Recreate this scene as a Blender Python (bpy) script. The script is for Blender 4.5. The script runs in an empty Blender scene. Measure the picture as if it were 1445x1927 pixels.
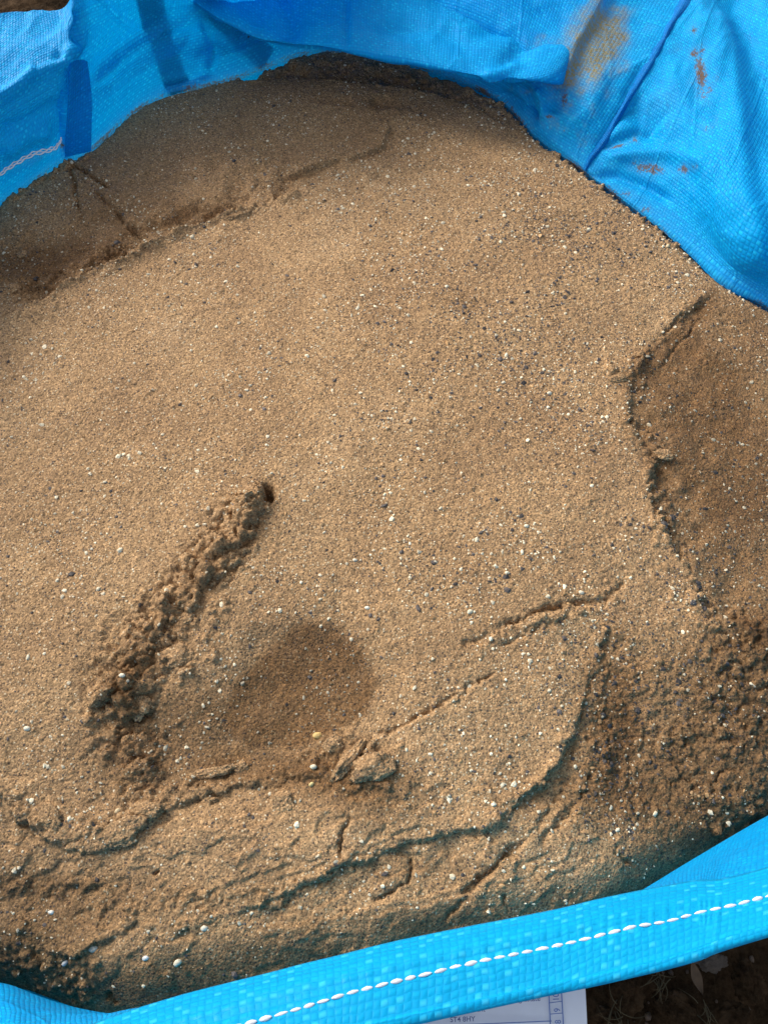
import bpy, math, random
import numpy as np
from mathutils import Vector

# ------------------------------------------------------------------ camera
GZ = 0.62                       # height of the sand surface above the ground (m)
TILT = math.radians(26.0)
CAMH = 0.64                     # camera above the sand
F = 1391.0                      # focal length in photo pixels (26 mm equivalent)
scene = bpy.context.scene
cam_d = bpy.data.cameras.new("camera")
cam_d.sensor_fit = 'VERTICAL'; cam_d.sensor_height = 36.0; cam_d.lens = 36.0 * F / 1927.0
cam_d.clip_start = 0.01; cam_d.clip_end = 200
cam = bpy.data.objects.new("camera", cam_d)
cam.location = (0, 0, GZ + CAMH); cam.rotation_euler = (TILT, 0, 0)
scene.collection.objects.link(cam); scene.camera = cam

# ------------------------------------------------------------------ light
SUN_EL = math.radians(34); SUN_DIR = Vector((-0.78, 0.62, 0)).normalized()
world = bpy.data.worlds.new("World"); scene.world = world; world.use_nodes = True
wn = world.node_tree; bg = wn.nodes["Background"]
sky = wn.nodes.new("ShaderNodeTexSky"); sky.sky_type = 'NISHITA'; sky.sun_disc = False
sky.sun_elevation = SUN_EL
sky.sun_rotation = math.atan2(SUN_DIR.x, SUN_DIR.y)
sky.dust_density = 3.0; sky.air_density = 0.8; sky.ozone_density = 0.6
hs = wn.nodes.new("ShaderNodeHueSaturation"); hs.inputs['Saturation'].default_value = 0.38   # thin white cloud over the blue
wn.links.new(sky.outputs[0], hs.inputs['Color']); wn.links.new(hs.outputs[0], bg.inputs[0]); bg.inputs[1].default_value = 0.15
sl = bpy.data.lights.new("sun", 'SUN'); sl.energy = 1.5; sl.angle = math.radians(20.0); sl.color = (1.0, 0.93, 0.83)
sun = bpy.data.objects.new("sun", sl); scene.collection.objects.link(sun)
sd = Vector((SUN_DIR.x * math.cos(SUN_EL), SUN_DIR.y * math.cos(SUN_EL), math.sin(SUN_EL)))
sun.rotation_euler = sd.to_track_quat('Z', 'Y').to_euler()
vs = scene.view_settings
scene.display_settings.display_device = 'sRGB'
vs.view_transform = 'Standard'; vs.look = 'None'; vs.exposure = 0.72; vs.gamma = 1.0

rng = np.random.default_rng(7)
random.seed(7)
CT, ST = math.cos(TILT), math.sin(TILT)

# ------------------------------------------------------------------ helpers
def P(px, py, h=0.0):
    """photo pixel + height above the sand level -> world point"""
    a = (px - 722.5) / F; b = -(py - 963.5) / F
    dx, dy, dz = a, b * CT + ST, b * ST - CT
    t = (h - CAMH) / dz
    return np.array([dx * t, dy * t, GZ + h])

def pix(p):
    """world points -> photo pixels"""
    v = np.asarray(p, float) - np.array([0, 0, GZ + CAMH])
    dep = v[..., 1] * ST - v[..., 2] * CT
    up = v[..., 1] * CT + v[..., 2] * ST
    return 722.5 + F * v[..., 0] / dep, 963.5 - F * up / dep

def W(x, y, h): return np.array([x, y, GZ + h])

def hash2(ix, iy, seed):
    n = (ix.astype(np.int64) * 374761393 + iy.astype(np.int64) * 668265263 + seed * 974634777) & 0x7fffffff
    n = ((n ^ (n >> 13)) * 1274126177) & 0x7fffffff
    n = n ^ (n >> 16)
    return (n & 0xffff) / 65535.0

def vnoise(x, y, seed=0):
    ix = np.floor(x); iy = np.floor(y); fx = x - ix; fy = y - iy
    fx = fx * fx * fx * (fx * (fx * 6 - 15) + 10); fy = fy * fy * fy * (fy * (fy * 6 - 15) + 10)
    ix = ix.astype(np.int64); iy = iy.astype(np.int64)
    a = hash2(ix, iy, seed); b = hash2(ix + 1, iy, seed); c = hash2(ix, iy + 1, seed); d = hash2(ix + 1, iy + 1, seed)
    return (a + (b - a) * fx + (c - a) * fy + (a - b - c + d) * fx * fy) * 2 - 1

def fbm(x, y, octaves=4, seed=0, gain=0.5):
    s = 0; a = 1.0; tot = 0
    for o in range(octaves):
        s = s + a * vnoise(x * 2 ** o + 17.3 * o, y * 2 ** o - 9.1 * o, seed + o); tot += a; a *= gain
    return s / tot

def sstep(a, b, x):
    t = np.clip((x - a) / (b - a), 0, 1); return t * t * (3 - 2 * t)

def linedist(X, Y, pts):
    """distance, signed side (+ = left of travel) and arc parameter 0..1 to a polyline"""
    pts = np.asarray(pts, float)
    seg = np.hypot(*(pts[1:] - pts[:-1]).T); L = seg.sum(); acc = 0
    best = np.full(X.shape, 1e9); side = np.zeros(X.shape); tt = np.zeros(X.shape)
    for i in range(len(pts) - 1):
        a, b = pts[i], pts[i + 1]; d = b - a; l = max(seg[i], 1e-9)
        s = ((X - a[0]) * d[0] + (Y - a[1]) * d[1]) / (l * l)
        sc = np.clip(s, 0, 1)
        qx = X - a[0] - sc * d[0]; qy = Y - a[1] - sc * d[1]
        dd = np.hypot(qx, qy)
        cr = (d[0] * (Y - a[1]) - d[1] * (X - a[0]))
        m = dd < best
        best = np.where(m, dd, best); side = np.where(m, np.sign(cr), side); tt = np.where(m, (acc + sc * l) / L, tt)
        acc += seg[i]
    return best, side, tt

def catmull(P4, t):
    a, b, c, d = P4
    return 0.5 * ((2 * b) + (c - a) * t + (2 * a - 5 * b + 4 * c - d) * t * t + (3 * b - a - 3 * c + d) * t ** 3)

def resample(ctrl, n, axis, closed=False):
    """Catmull-Rom resampling of a control array along an axis, n samples"""
    c = np.moveaxis(np.asarray(ctrl, float), axis, 0); m = c.shape[0]
    tmax = m if closed else m - 1
    ts = np.linspace(0, tmax, n, endpoint=not closed)
    out = []
    for t in ts:
        i = min(int(t), tmax - 1); f = t - i
        if closed: idx = [(i - 1) % m, i % m, (i + 1) % m, (i + 2) % m]
        else: idx = [max(i - 1, 0), i, min(i + 1, m - 1), min(i + 2, m - 1)]
        out.append(catmull([c[k] for k in idx], f))
    return np.moveaxis(np.array(out), 0, axis)

def mesh_np(name, V, Q, uv=None, attrs=None, smooth=True):
    me = bpy.data.meshes.new(name); V = np.asarray(V, np.float32); Q = np.asarray(Q, np.int32)
    k = Q.shape[1]
    me.vertices.add(len(V)); me.vertices.foreach_set('co', V.ravel())
    me.loops.add(Q.size); me.loops.foreach_set('vertex_index', Q.ravel())
    me.polygons.add(len(Q)); me.polygons.foreach_set('loop_start', np.arange(0, Q.size, k, dtype=np.int32))
    me.polygons.foreach_set('loop_total', np.full(len(Q), k, np.int32))
    me.polygons.foreach_set('use_smooth', np.full(len(Q), smooth))
    if uv is not None:
        l = me.uv_layers.new(name='uv'); l.data.foreach_set('uv', np.asarray(uv, np.float32)[Q.ravel()].ravel())
    for k_, v in (attrs or {}).items():
        v = np.asarray(v, np.float32)
        if v.ndim == 2:
            at = me.attributes.new(k_, 'FLOAT_COLOR', 'POINT'); at.data.foreach_set('color', v.ravel())
        else:
            at = me.attributes.new(k_, 'FLOAT', 'POINT'); at.data.foreach_set('value', v)
    me.update(calc_edges=True); me.validate()
    return me

def obj(name, me, mat=None, parent=None):
    o = bpy.data.objects.new(name, me); scene.collection.objects.link(o)
    if mat is not None:
        if not me.materials: me.materials.append(mat)
    if parent is not None: o.parent = parent
    return o

def tag(o, label=None, cat=None, group=None, kind=None):
    if label: o['label'] = label
    if cat: o['category'] = cat
    if group: o['group'] = group
    if kind: o['kind'] = kind
    return o

def gridfaces(n, m, closed=False):
    i = np.arange(n - 1 if not closed else n); j = np.arange(m - 1)
    I, J = np.meshgrid(i, j, indexing='ij'); I2 = (I + 1) % n
    return np.stack([I * m + J, I2 * m + J, I2 * m + J + 1, I * m + J + 1], -1).reshape(-1, 4)

def normals(G):
    du = np.gradient(G, axis=0); dv = np.gradient(G, axis=1)
    n = np.cross(du, dv); return n / (np.linalg.norm(n, axis=-1, keepdims=True) + 1e-12)

# ------------------------------------------------------------------ node helpers
class NT:
    def __init__(s, name):
        s.m = bpy.data.materials.new(name); s.m.use_nodes = True; s.t = s.m.node_tree
        s.t.nodes.clear(); s.out = s.t.nodes.new('ShaderNodeOutputMaterial')
    def n(s, typ, **kw):
        nd = s.t.nodes.new(typ)
        for k, v in kw.items():
            if k.startswith('i_'):
                key = k[2:]; key = int(key) if key.isdigit() else key.replace('_', ' ')
                if hasattr(v, 'links') or isinstance(v, bpy.types.NodeSocket): s.t.links.new(v, nd.inputs[key])
                else: nd.inputs[key].default_value = v
            else: setattr(nd, k, v)
        return nd
    def math(s, op, a, b=None, c=None, clamp=False):
        nd = s.t.nodes.new('ShaderNodeMath'); nd.operation = op; nd.use_clamp = clamp
        for i, v in enumerate((a, b, c)):
            if v is None: continue
            if isinstance(v, bpy.types.NodeSocket): s.t.links.new(v, nd.inputs[i])
            else: nd.inputs[i].default_value = v
        return nd.outputs[0]
    def mix(s, fac, a, b, blend='MIX'):
        nd = s.t.nodes.new('ShaderNodeMix'); nd.data_type = 'RGBA'; nd.blend_type = blend
        for sock, v in ((nd.inputs[0], fac), (nd.inputs[6], a), (nd.inputs[7], b)):
            if isinstance(v, bpy.types.NodeSocket): s.t.links.new(v, sock)
            else: sock.default_value = v if not isinstance(v, tuple) or len(v) == 4 else (*v, 1)
        return nd.outputs[2]
    def ramp(s, fac, stops, interp='LINEAR'):
        nd = s.t.nodes.new('ShaderNodeValToRGB'); nd.color_ramp.interpolation = interp
        e = nd.color_ramp.elements
        while len(e) < len(stops): e.new(0.5)
        for i, (p, c) in enumerate(stops):
            e[i].position = p; e[i].color = (*c, 1) if isinstance(c, tuple) else (c, c, c, 1)
        s.t.links.new(fac, nd.inputs[0]); return nd.outputs[0]
    def link(s, a, b): s.t.links.new(a, b)

# ------------------------------------------------------------------ materials
def sand_material():
    M = NT('sand'); co = M.n('ShaderNodeTexCoord').outputs['Object']
    damp = M.n('ShaderNodeAttribute', attribute_name='damp').outputs['Fac']  # moisture together with painted shade
    grey = M.n('ShaderNodeAttribute', attribute_name='grey').outputs['Fac']
    coarse = M.n('ShaderNodeAttribute', attribute_name='coarse').outputs['Fac']
    fine = M.n('ShaderNodeTexVoronoi', i_Vector=co, i_Scale=900.0)
    med = M.n('ShaderNodeTexVoronoi', i_Vector=co, i_Scale=430.0)
    big = M.n('ShaderNodeTexVoronoi', i_Vector=co, i_Scale=170.0)
    patch = M.n('ShaderNodeTexNoise', i_Vector=co, i_Scale=9.0, i_Detail=5.0, i_Roughness=0.6).outputs[0]
    clus = M.n('ShaderNodeTexNoise', i_Vector=co, i_Scale=38.0, i_Detail=4.0, i_Roughness=0.65).outputs[0]
    patch2 = M.n('ShaderNodeTexNoise', i_Vector=co, i_Scale=55.0, i_Detail=4.0, i_Roughness=0.6).outputs[0]
    base = M.ramp(patch, [(0.3, (0.315, 0.185, 0.086)), (0.55, (0.398, 0.243, 0.115)), (0.75, (0.448, 0.285, 0.145))])
    base = M.mix(M.math('MULTIPLY', M.ramp(patch2, [(0.35, 1.0), (0.6, 0.0)]), 0.35), base, (0.27, 0.160, 0.078))
    # fine grain brightness
    sepf = M.n('ShaderNodeSeparateColor', i_0=fine.outputs['Color'])
    g = M.ramp(sepf.outputs[0], [(0.0, 0.42), (0.2, 0.80), (0.55, 1.0), (0.85, 1.20), (1.0, 1.65)])
    base = M.mix(1.0, base, g, 'MULTIPLY')
    base = M.mix(1.0, base, M.ramp(M.n('ShaderNodeSeparateColor', i_0=med.outputs['Color']).outputs[2], [(0.0, 0.70), (0.3, 0.94), (0.7, 1.05), (1.0, 1.22)]), 'MULTIPLY')
    # sparse grains of other stone at middle size
    sepm = M.n('ShaderNodeSeparateColor', i_0=med.outputs['Color'])
    core = M.ramp(med.outputs['Distance'], [(0.30, 1.0), (0.45, 0.0)])
    pale = M.math('MULTIPLY', M.math('GREATER_THAN', sepm.outputs[0], 0.895), core)
    dark = M.math('MULTIPLY', M.math('GREATER_THAN', sepm.outputs[1], M.math('SUBTRACT', M.math('SUBTRACT', 1.045, M.math('MULTIPLY', clus, 0.42)), M.math('MULTIPLY', coarse, M.math('MULTIPLY', clus, 0.36)))), core)
    base = M.mix(M.math('MULTIPLY', pale, 0.75), base, (0.68, 0.55, 0.35))
    base = M.mix(M.math('MULTIPLY', dark, 0.85), base, (0.070, 0.048, 0.038))
    # damp and grey patches, with shade of the walls painted in
    dn = M.math('MULTIPLY', damp, M.math('ADD', 0.55, M.math('MULTIPLY', patch2, 0.9)), clamp=True)
    base = M.mix(dn, base, M.mix(1.0, base, (0.42, 0.355, 0.275), 'MULTIPLY'))
    gn = M.math('MULTIPLY', grey, M.math('ADD', 0.4, M.math('MULTIPLY', patch2, 1.2)), clamp=True)
    base = M.mix(gn, base, M.mix(1.0, base, (0.55, 0.52, 0.47), 'MULTIPLY'))
    h = M.math('ADD', M.math('MULTIPLY', M.math('SUBTRACT', 1.0, fine.outputs['Distance']), 0.45),
               M.math('MULTIPLY', M.math('SUBTRACT', 1.0, med.outputs['Distance']), 0.9))
    nz = M.n('ShaderNodeTexNoise', i_Vector=co, i_Scale=260.0, i_Detail=4.0, i_Roughness=0.7).outputs[0]
    h = M.math('ADD', h, M.math('MULTIPLY', nz, 1.6))
    h = M.math('ADD', h, M.math('MULTIPLY', M.math('MULTIPLY', M.math('SUBTRACT', 1.0, big.outputs['Distance']), 1.6), coarse))
    bump = M.n('ShaderNodeBump', i_Height=h, i_Distance=0.0014, i_Strength=0.62)
    b = M.n('ShaderNodeBsdfPrincipled', i_Base_Color=base, i_Normal=bump.outputs[0])
    M.link(M.ramp(sepf.outputs[1], [(0.0, 0.95), (0.93, 0.8), (1.0, 0.3)]), b.inputs['Roughness'])
    b.inputs['Specular IOR Level'].default_value = 0.35
    M.link(b.outputs[0], M.out.inputs[0]); return M.m

def fabric_material(name, col, col2, pitch=0.0038, trans=0.25, bs=0.75, hl=0.07):
    M = NT(name)
    uv = M.n('ShaderNodeUVMap', uv_map='uv').outputs[0]
    sx = M.n('ShaderNodeSeparateXYZ', i_0=uv)
    wob = M.n('ShaderNodeTexNoise', i_Vector=uv, i_Scale=30.0, i_Detail=2.0).outputs[0]
    u = M.math('ADD', M.math('DIVIDE', sx.outputs[0], pitch), M.math('MULTIPLY', wob, 1.2))
    v = M.math('ADD', M.math('DIVIDE', sx.outputs[1], pitch * 0.9), M.math('MULTIPLY', wob, 1.2))
    fu = M.math('FRACT', u); fv = M.math('FRACT', v)
    par = M.math('MODULO', M.math('ADD', M.math('FLOOR', u), M.math('FLOOR', v)), 2.0)
    par = M.math('ABSOLUTE', par)
    # tape crown: warp visible bulges along v, weft along u
    bu = M.math('SINE', M.math('MULTIPLY', fu, math.pi)); bv = M.math('SINE', M.math('MULTIPLY', fv, math.pi))
    edge_u = M.math('POWER', bu, 0.35); edge_v = M.math('POWER', bv, 0.35)
    warp = M.math('MULTIPLY', bv, edge_u); weft = M.math('MULTIPLY', bu, edge_v)
    hgt = M.math('ADD', M.math('MULTIPLY', warp, par), M.math('MULTIPLY', M.math('MULTIPLY', weft, 0.75), M.math('SUBTRACT', 1.0, par)))
    cell = M.n('ShaderNodeCombineXYZ', i_0=M.math('FLOOR', u), i_1=M.math('FLOOR', v))
    wn_ = M.n('ShaderNodeTexWhiteNoise', noise_dimensions='2D', i_Vector=cell.outputs[0])
    tape = M.n('ShaderNodeTexWhiteNoise', noise_dimensions='1D', i_W=M.math('FLOOR', v)).outputs[0]
    big = M.n('ShaderNodeTexNoise', i_Vector=uv, i_Scale=14.0, i_Detail=4.0).outputs[0]
    streak = M.n('ShaderNodeMapping', i_Vector=uv, i_Scale=(12.0, 700.0, 1.0))
    stn = M.n('ShaderNodeTexNoise', i_Vector=streak.outputs[0], i_Scale=1.0, i_Detail=3.0).outputs[0]
    k = M.math('ADD', M.math('MULTIPLY', hgt, 0.26), M.math('MULTIPLY', M.math('POWER', wn_.outputs[0], 3.0), M.math('MULTIPLY', M.math('MULTIPLY', par, hgt), 0.75)))
    k = M.math('ADD', k, 0.12)
    k = M.math('ADD', k, M.math('MULTIPLY', tape, 0.12))
    k = M.math('ADD', k, M.math('MULTIPLY', M.math('SUBTRACT', stn, 0.5), 0.7))
    c = M.mix(M.ramp(k, [(0.15, 0.0), (0.85, 1.0)]), col2, col)
    c = M.mix(M.math('MULTIPLY', M.ramp(big, [(0.4, 0.0), (0.7, 1.0)]), 0.3), c, M.mix(1.0, c, (0.6, 0.85, 0.95), 'MULTIPLY'))
    c = M.mix(M.math('MULTIPLY', M.math('MULTIPLY', M.math('GREATER_THAN', wn_.outputs[0], 0.72), M.math('MULTIPLY', par, M.math('POWER', hgt, 1.5))), hl), c, (0.16, 0.66, 0.95))  # glossy glints of random tapes put into the colour
    # dried soil rubbed on the raised tapes
    dirt = M.n('ShaderNodeAttribute', attribute_name='dirt').outputs['Fac']
    orange = M.n('ShaderNodeAttribute', attribute_name='rust').outputs['Fac']
    dn = M.n('ShaderNodeTexNoise', i_Vector=uv, i_Scale=230.0, i_Detail=5.0, i_Roughness=0.75).outputs[0]
    dm = M.math('MULTIPLY', dirt, M.ramp(M.math('ADD', M.math('ADD', dn, M.math('MULTIPLY', hgt, 0.08)), M.math('MULTIPLY', dirt, 0.36)), [(0.76, 0.0), (0.81, 1.0)]))
    c = M.mix(M.math('MULTIPLY', orange, M.ramp(M.math('ADD', dn, M.math('MULTIPLY', hgt, 0.1)), [(0.36, 0.25), (0.62, 1.0)]), clamp=True), c, (0.30, 0.25, 0.11))
    c = M.mix(M.math('MULTIPLY', M.math('MULTIPLY', dirt, 0.22), M.math('ADD', 0.2, M.math('MULTIPLY', hgt, 0.8))), c, (0.42, 0.46, 0.42))
    c = M.mix(dm, c, (0.17, 0.105, 0.065))
    # long faint creases of the stored cloth
    cm = M.n('ShaderNodeMapping', i_Vector=uv, i_Rotation=(0, 0, 0.9), i_Scale=(1.0, 0.35, 1.0))
    cr = M.n('ShaderNodeTexVoronoi', feature='DISTANCE_TO_EDGE', i_Vector=cm.outputs[0], i_Scale=11.0).outputs['Distance']
    crease = M.ramp(cr, [(0.0, 1.0), (0.03, 0.0)])
    hh = M.math('ADD', hgt, M.math('MULTIPLY', crease, 1.3))
    bump = M.n('ShaderNodeBump', i_Height=hh, i_Distance=0.0007, i_Strength=bs)
    b = M.n('ShaderNodeBsdfPrincipled', i_Base_Color=c, i_Roughness=0.38, i_Normal=bump.outputs[0])
    b.inputs['Specular IOR Level'].default_value = 0.13
    M.link(M.math('ADD', 0.40, M.math('MULTIPLY', M.math('ADD', wn_.outputs[0], dirt), 0.3)), b.inputs['Roughness'])
    tr = M.n('ShaderNodeBsdfTranslucent', i_Color=M.mix(1.0, c, (0.55, 0.95, 1.0), 'MULTIPLY'), i_Normal=bump.outputs[0])
    mx = M.n('ShaderNodeMixShader', i_0=trans); M.link(b.outputs[0], mx.inputs[1]); M.link(tr.outputs[0], mx.inputs[2])
    M.link(mx.outputs[0], M.out.inputs[0]); return M.m

def plain(name, col, rough=0.7, noise=0.3, scale=200.0, bump=0.3, dist=0.0005, attr=False):
    M = NT(name); co = M.n('ShaderNodeTexCoord').outputs['Object']
    nz = M.n('ShaderNodeTexNoise', i_Vector=co, i_Scale=scale, i_Detail=4.0, i_Roughness=0.65).outputs[0]
    c = M.n('ShaderNodeAttribute', attribute_name='tint').outputs['Color'] if attr else (*col, 1)
    k = M.ramp(nz, [(0.3, 1.0 - noise), (0.7, 1.0 + noise)])
    c = M.mix(1.0, c, k, 'MULTIPLY')
    bp = M.n('ShaderNodeBump', i_Height=nz, i_Distance=dist, i_Strength=bump)
    b = M.n('ShaderNodeBsdfPrincipled', i_Base_Color=c, i_Roughness=rough, i_Normal=bp.outputs[0])
    M.link(b.outputs[0], M.out.inputs[0]); return M.m

def soil_material():
    M = NT('soil'); co = M.n('ShaderNodeTexCoord').outputs['Object']
    a = M.n('ShaderNodeTexNoise', i_Vector=co, i_Scale=18.0, i_Detail=8.0, i_Roughness=0.7).outputs[0]
    b_ = M.n('ShaderNodeTexNoise', i_Vector=co, i_Scale=120.0, i_Detail=6.0, i_Roughness=0.7).outputs[0]
    c = M.ramp(a, [(0.35, (0.010, 0.006, 0.003)), (0.52, (0.042, 0.024, 0.012)), (0.72, (0.11, 0.066, 0.035))])
    c = M.mix(M.math('MULTIPLY', M.ramp(b_, [(0.4, 0.0), (0.75, 1.0)]), 0.5), c, (0.10, 0.068, 0.038))
    bp = M.n('ShaderNodeBump', i_Height=M.math('ADD', a, b_), i_Distance=0.02, i_Strength=0.7)
    b = M.n('ShaderNodeBsdfPrincipled', i_Base_Color=c, i_Roughness=1.0, i_Normal=bp.outputs[0]); b.inputs['Specular IOR Level'].default_value = 0.05
    M.link(b.outputs[0], M.out.inputs[0]); return M.m

SAND = sand_material()
BLUE = fabric_material('blue_woven_fabric', (0.001, 0.54, 0.95), (0.0008, 0.32, 0.76))
HEMM = fabric_material('blue_hem_fabric', (0.004, 0.45, 0.74), (0.001, 0.33, 0.64), trans=0.18, hl=0.2, bs=0.4)
TAPEM = fabric_material('blue_tape_fabric', (0.001, 0.46, 0.86), (0.0005, 0.30, 0.70), trans=0.5)
SEAMM = fabric_material('blue_seam_fabric', (0.001, 0.25, 0.66), (0.001, 0.17, 0.52), pitch=0.0025, trans=0.2)
STRAPM = plain('dark_webbing', (0.012, 0.018, 0.02), 0.8)
WHITE = plain('white_thread', (0.66, 0.69, 0.74), 0.55, 0.08, 900)
GRIT = plain('grit_stone', (1, 1, 1), 0.6, 0.25, 700, attr=True)
SOIL = soil_material()

# ------------------------------------------------------------------ sand heap
XY0 = lambda pts: np.array([P(x, y)[:2] for x, y in pts])
OUT_K = [W(-.535,.34,0), P(-160,475), P(0,382), P(60,342), P(115,305), P(165,285), P(280,193), P(430,149), P(560,103), P(660,92),
         P(790,122), P(930,182), P(1010,262), P(1097,324), P(1200,402), P(1300,480), P(1370,540), P(1450,585), P(1600,700),
         W(.53,.32,0), W(.49,.17,0), W(.405,.085,0), P(1445,1528), P(1300,1612), P(1150,1702), P(1000,1772), P(740,1828), P(500,1888), P(311,1912), P(173,1897), P(35,1852),
         P(-110,1780), W(-.45,.085,0), W(-.515,.20,0)]
OUT = resample(np.array([p[:2] for p in OUT_K]), 400, 0, closed=True)

def inside(X, Y, poly):
    r = np.zeros(X.shape, bool); n = len(poly)
    for i in range(n):
        x1, y1 = poly[i]; x2, y2 = poly[(i + 1) % n]
        c = ((y1 > Y) != (y2 > Y)) & (X < (x2 - x1) * (Y - y1) / (y2 - y1 + 1e-15) + x1)
        r ^= c
    return r

DX = 0.00120
gx = np.arange(-0.575, 0.565, DX); gy = np.arange(-0.125, 1.075, DX)
X, Y = np.meshgrid(gx, gy, indexing='ij')
# coarse distance to outline, then bilinear up-sampling
cx = np.linspace(gx[0], gx[-1], 150); cy = np.linspace(gy[0], gy[-1], 160)
CX, CY = np.meshgrid(cx, cy, indexing='ij')
dmin = np.min(np.hypot(CX[..., None] - OUT[None, None, :, 0], CY[..., None] - OUT[None, None, :, 1]), -1)
dmin = np.where(inside(CX, CY, OUT), dmin, -dmin)
fi = (X - cx[0]) / (cx[1] - cx[0]); fj = (Y - cy[0]) / (cy[1] - cy[0])
i0 = np.clip(fi.astype(int), 0, 148); j0 = np.clip(fj.astype(int), 0, 158); a_ = fi - i0; b_ = fj - j0
ED = (dmin[i0, j0] * (1 - a_) + dmin[i0 + 1, j0] * a_) * (1 - b_) + (dmin[i0, j0 + 1] * (1 - a_) + dmin[i0 + 1, j0 + 1] * a_) * b_

Z = np.zeros_like(X); DAMP_SHADE = np.zeros_like(X); GREY = np.zeros_like(X); COARSE = np.zeros_like(X)
U, Vv = pix(np.stack([X, Y, np.full_like(X, GZ)], -1))
# domain warp for ragged edges
WX = X + 0.0042 * fbm(X * 75, Y * 75, 4, 3, .6) + 0.0016 * fbm(X * 300, Y * 300, 2, 5)
WY = Y + 0.0042 * fbm(X * 75, Y * 75, 4, 4, .6) + 0.0016 * fbm(X * 300, Y * 300, 2, 6)

def region(pts, pad):
    x0, y0 = pts.min(0) - pad; x1, y1 = pts.max(0) + pad
    i0 = max(0, int((x0 - gx[0]) / DX)); i1 = min(len(gx), int((x1 - gx[0]) / DX) + 2)
    j0 = max(0, int((y0 - gy[0]) / DX)); j1 = min(len(gy), int((y1 - gy[0]) / DX) + 2)
    return slice(i0, i1), slice(j0, j1)

CR = []
def ledge(pp, h, w=0.002, reach=0.04, lo_reach=0.0, taper=0.12, lo_frac=0.35, smooth=False):
    """sand on the LEFT of the travel direction (in the world plan) stands h proud, fading over reach;
       right side dips by lo_frac*h"""
    pts = XY0(pp); s = region(pts, reach * 2.2)
    w = w * 1.0
    d, sd_, t = linedist(*( (X[s], Y[s]) if smooth else (WX[s], WY[s])), pts)
    tp = np.clip(np.minimum(t, 1 - t) / taper, 0, 1) if taper else 1.0
    tp = tp * np.clip(0.62 + 1.4 * fbm(X[s] * 34, Y[s] * 34, 3, int(pp[0][0]) + 9), 0.06, 1.5)
    sgn = d * sd_
    up = h * sstep(-w, w, sgn) * np.exp(-np.maximum(sgn, 0) / reach)
    dn = -h * lo_frac * (1 - sstep(-w, w, sgn)) * np.exp(-np.maximum(-sgn, 0) / (reach * 0.2))
    Z[s] += (up + dn) * tp
    CR.append((pp, abs(h)))
def crack(pp, dep, w=0.002, taper=0.15):
    pts = XY0(pp); s = region(pts, w * 5 + 0.006)
    d, _, t = linedist(WX[s], WY[s], pts)
    tp = np.clip(np.minimum(t, 1 - t) / taper, 0, 1)
    tp = tp * np.clip(0.8 + 1.0 * fbm(X[s] * 60, Y[s] * 60, 3, int(pp[0][0]) + 19), 0.1, 1.6)
    Z[s] -= dep * np.exp(-(d / (w * 0.9)) ** 2) * tp
def blob(px, py, rx, ry, h, rot=0.0, power=2.0, target=None, amt=1.0, warp=0.25, flat=False):
    c = P(px, py)[:2]; sc = 0.64 / F * 1.15
    rx *= sc; ry *= sc; s = region(np.array([c, c]), max(rx, ry) * 2.6)
    x = X[s] - c[0]; y = Y[s] - c[1]; ca, sa = math.cos(rot), math.sin(rot)
    q = np.hypot((x * ca + y * sa) / rx, (-x * sa + y * ca) / ry)
    q = q * (1 + warp * fbm(X[s] * 28, Y[s] * 28, 3, int(px)))
    f = np.exp(-q ** power) if not flat else 1 - sstep(0.75, 1.1, q)
    if target is None: Z[s] += h * f
    else: target[s] = np.clip(target[s] + amt * f, 0, 1)
def band(pp, wid, target=None, amt=1.0, h=0.0, taper=0.1, widths=None, soft=0.5):
    pts = XY0(pp); s = region(pts, wid * 3)
    d, _, t = linedist(WX[s], WY[s], pts)
    w = wid if widths is None else np.interp(t, np.linspace(0, 1, len(widths)), widths) * wid
    f = 1 - sstep(w * (1 - soft), w * (1 + soft), d)
    if target is None: Z[s] += h * f
    else: target[s] = np.clip(target[s] + amt * f, 0, 1)
    return s, f

# broad form
Z += 0.012 * np.exp(-(((X + 0.02) / 0.35) ** 2 + ((Y - 0.45) / 0.38) ** 2))
Z += 0.0035 * fbm(X * 7, Y * 7, 3, 20) + 0.0010 * fbm(X * 30, Y * 30, 3, 21)
smooth_mid = np.exp(-(((U - 620) / 420) ** 2 + ((Vv - 760) / 300) ** 2))
Z += 0.0006 * fbm(X * 160, Y * 160, 3, 22) * (1 - 0.5 * smooth_mid)

# upper part: trench against the far wall
ledge([(380, 168), (430, 155), (520, 150), (600, 151), (700, 160), (820, 178), (900, 205), (960, 245)], -0.0125, 0.003, 0.05, taper=0.15, lo_frac=0.15, smooth=True)
ledge([(560, 196), (650, 203), (712, 213), (733, 240), (722, 278), (690, 296), (640, 306), (560, 330), (470, 352)], -0.0075, 0.0028, 0.05, taper=0.25, lo_frac=0.2, smooth=True)
ledge([(880, 300), (820, 290), (740, 320), (700, 330)], 0.0012, 0.0016, 0.02)
ledge([(900, 282), (830, 295), (760, 325)], 0.0015, 0.0012, 0.02)
ledge([(790, 218), (820, 240), (835, 262)], 0.0019, 0.0024, 0.02)
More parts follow.
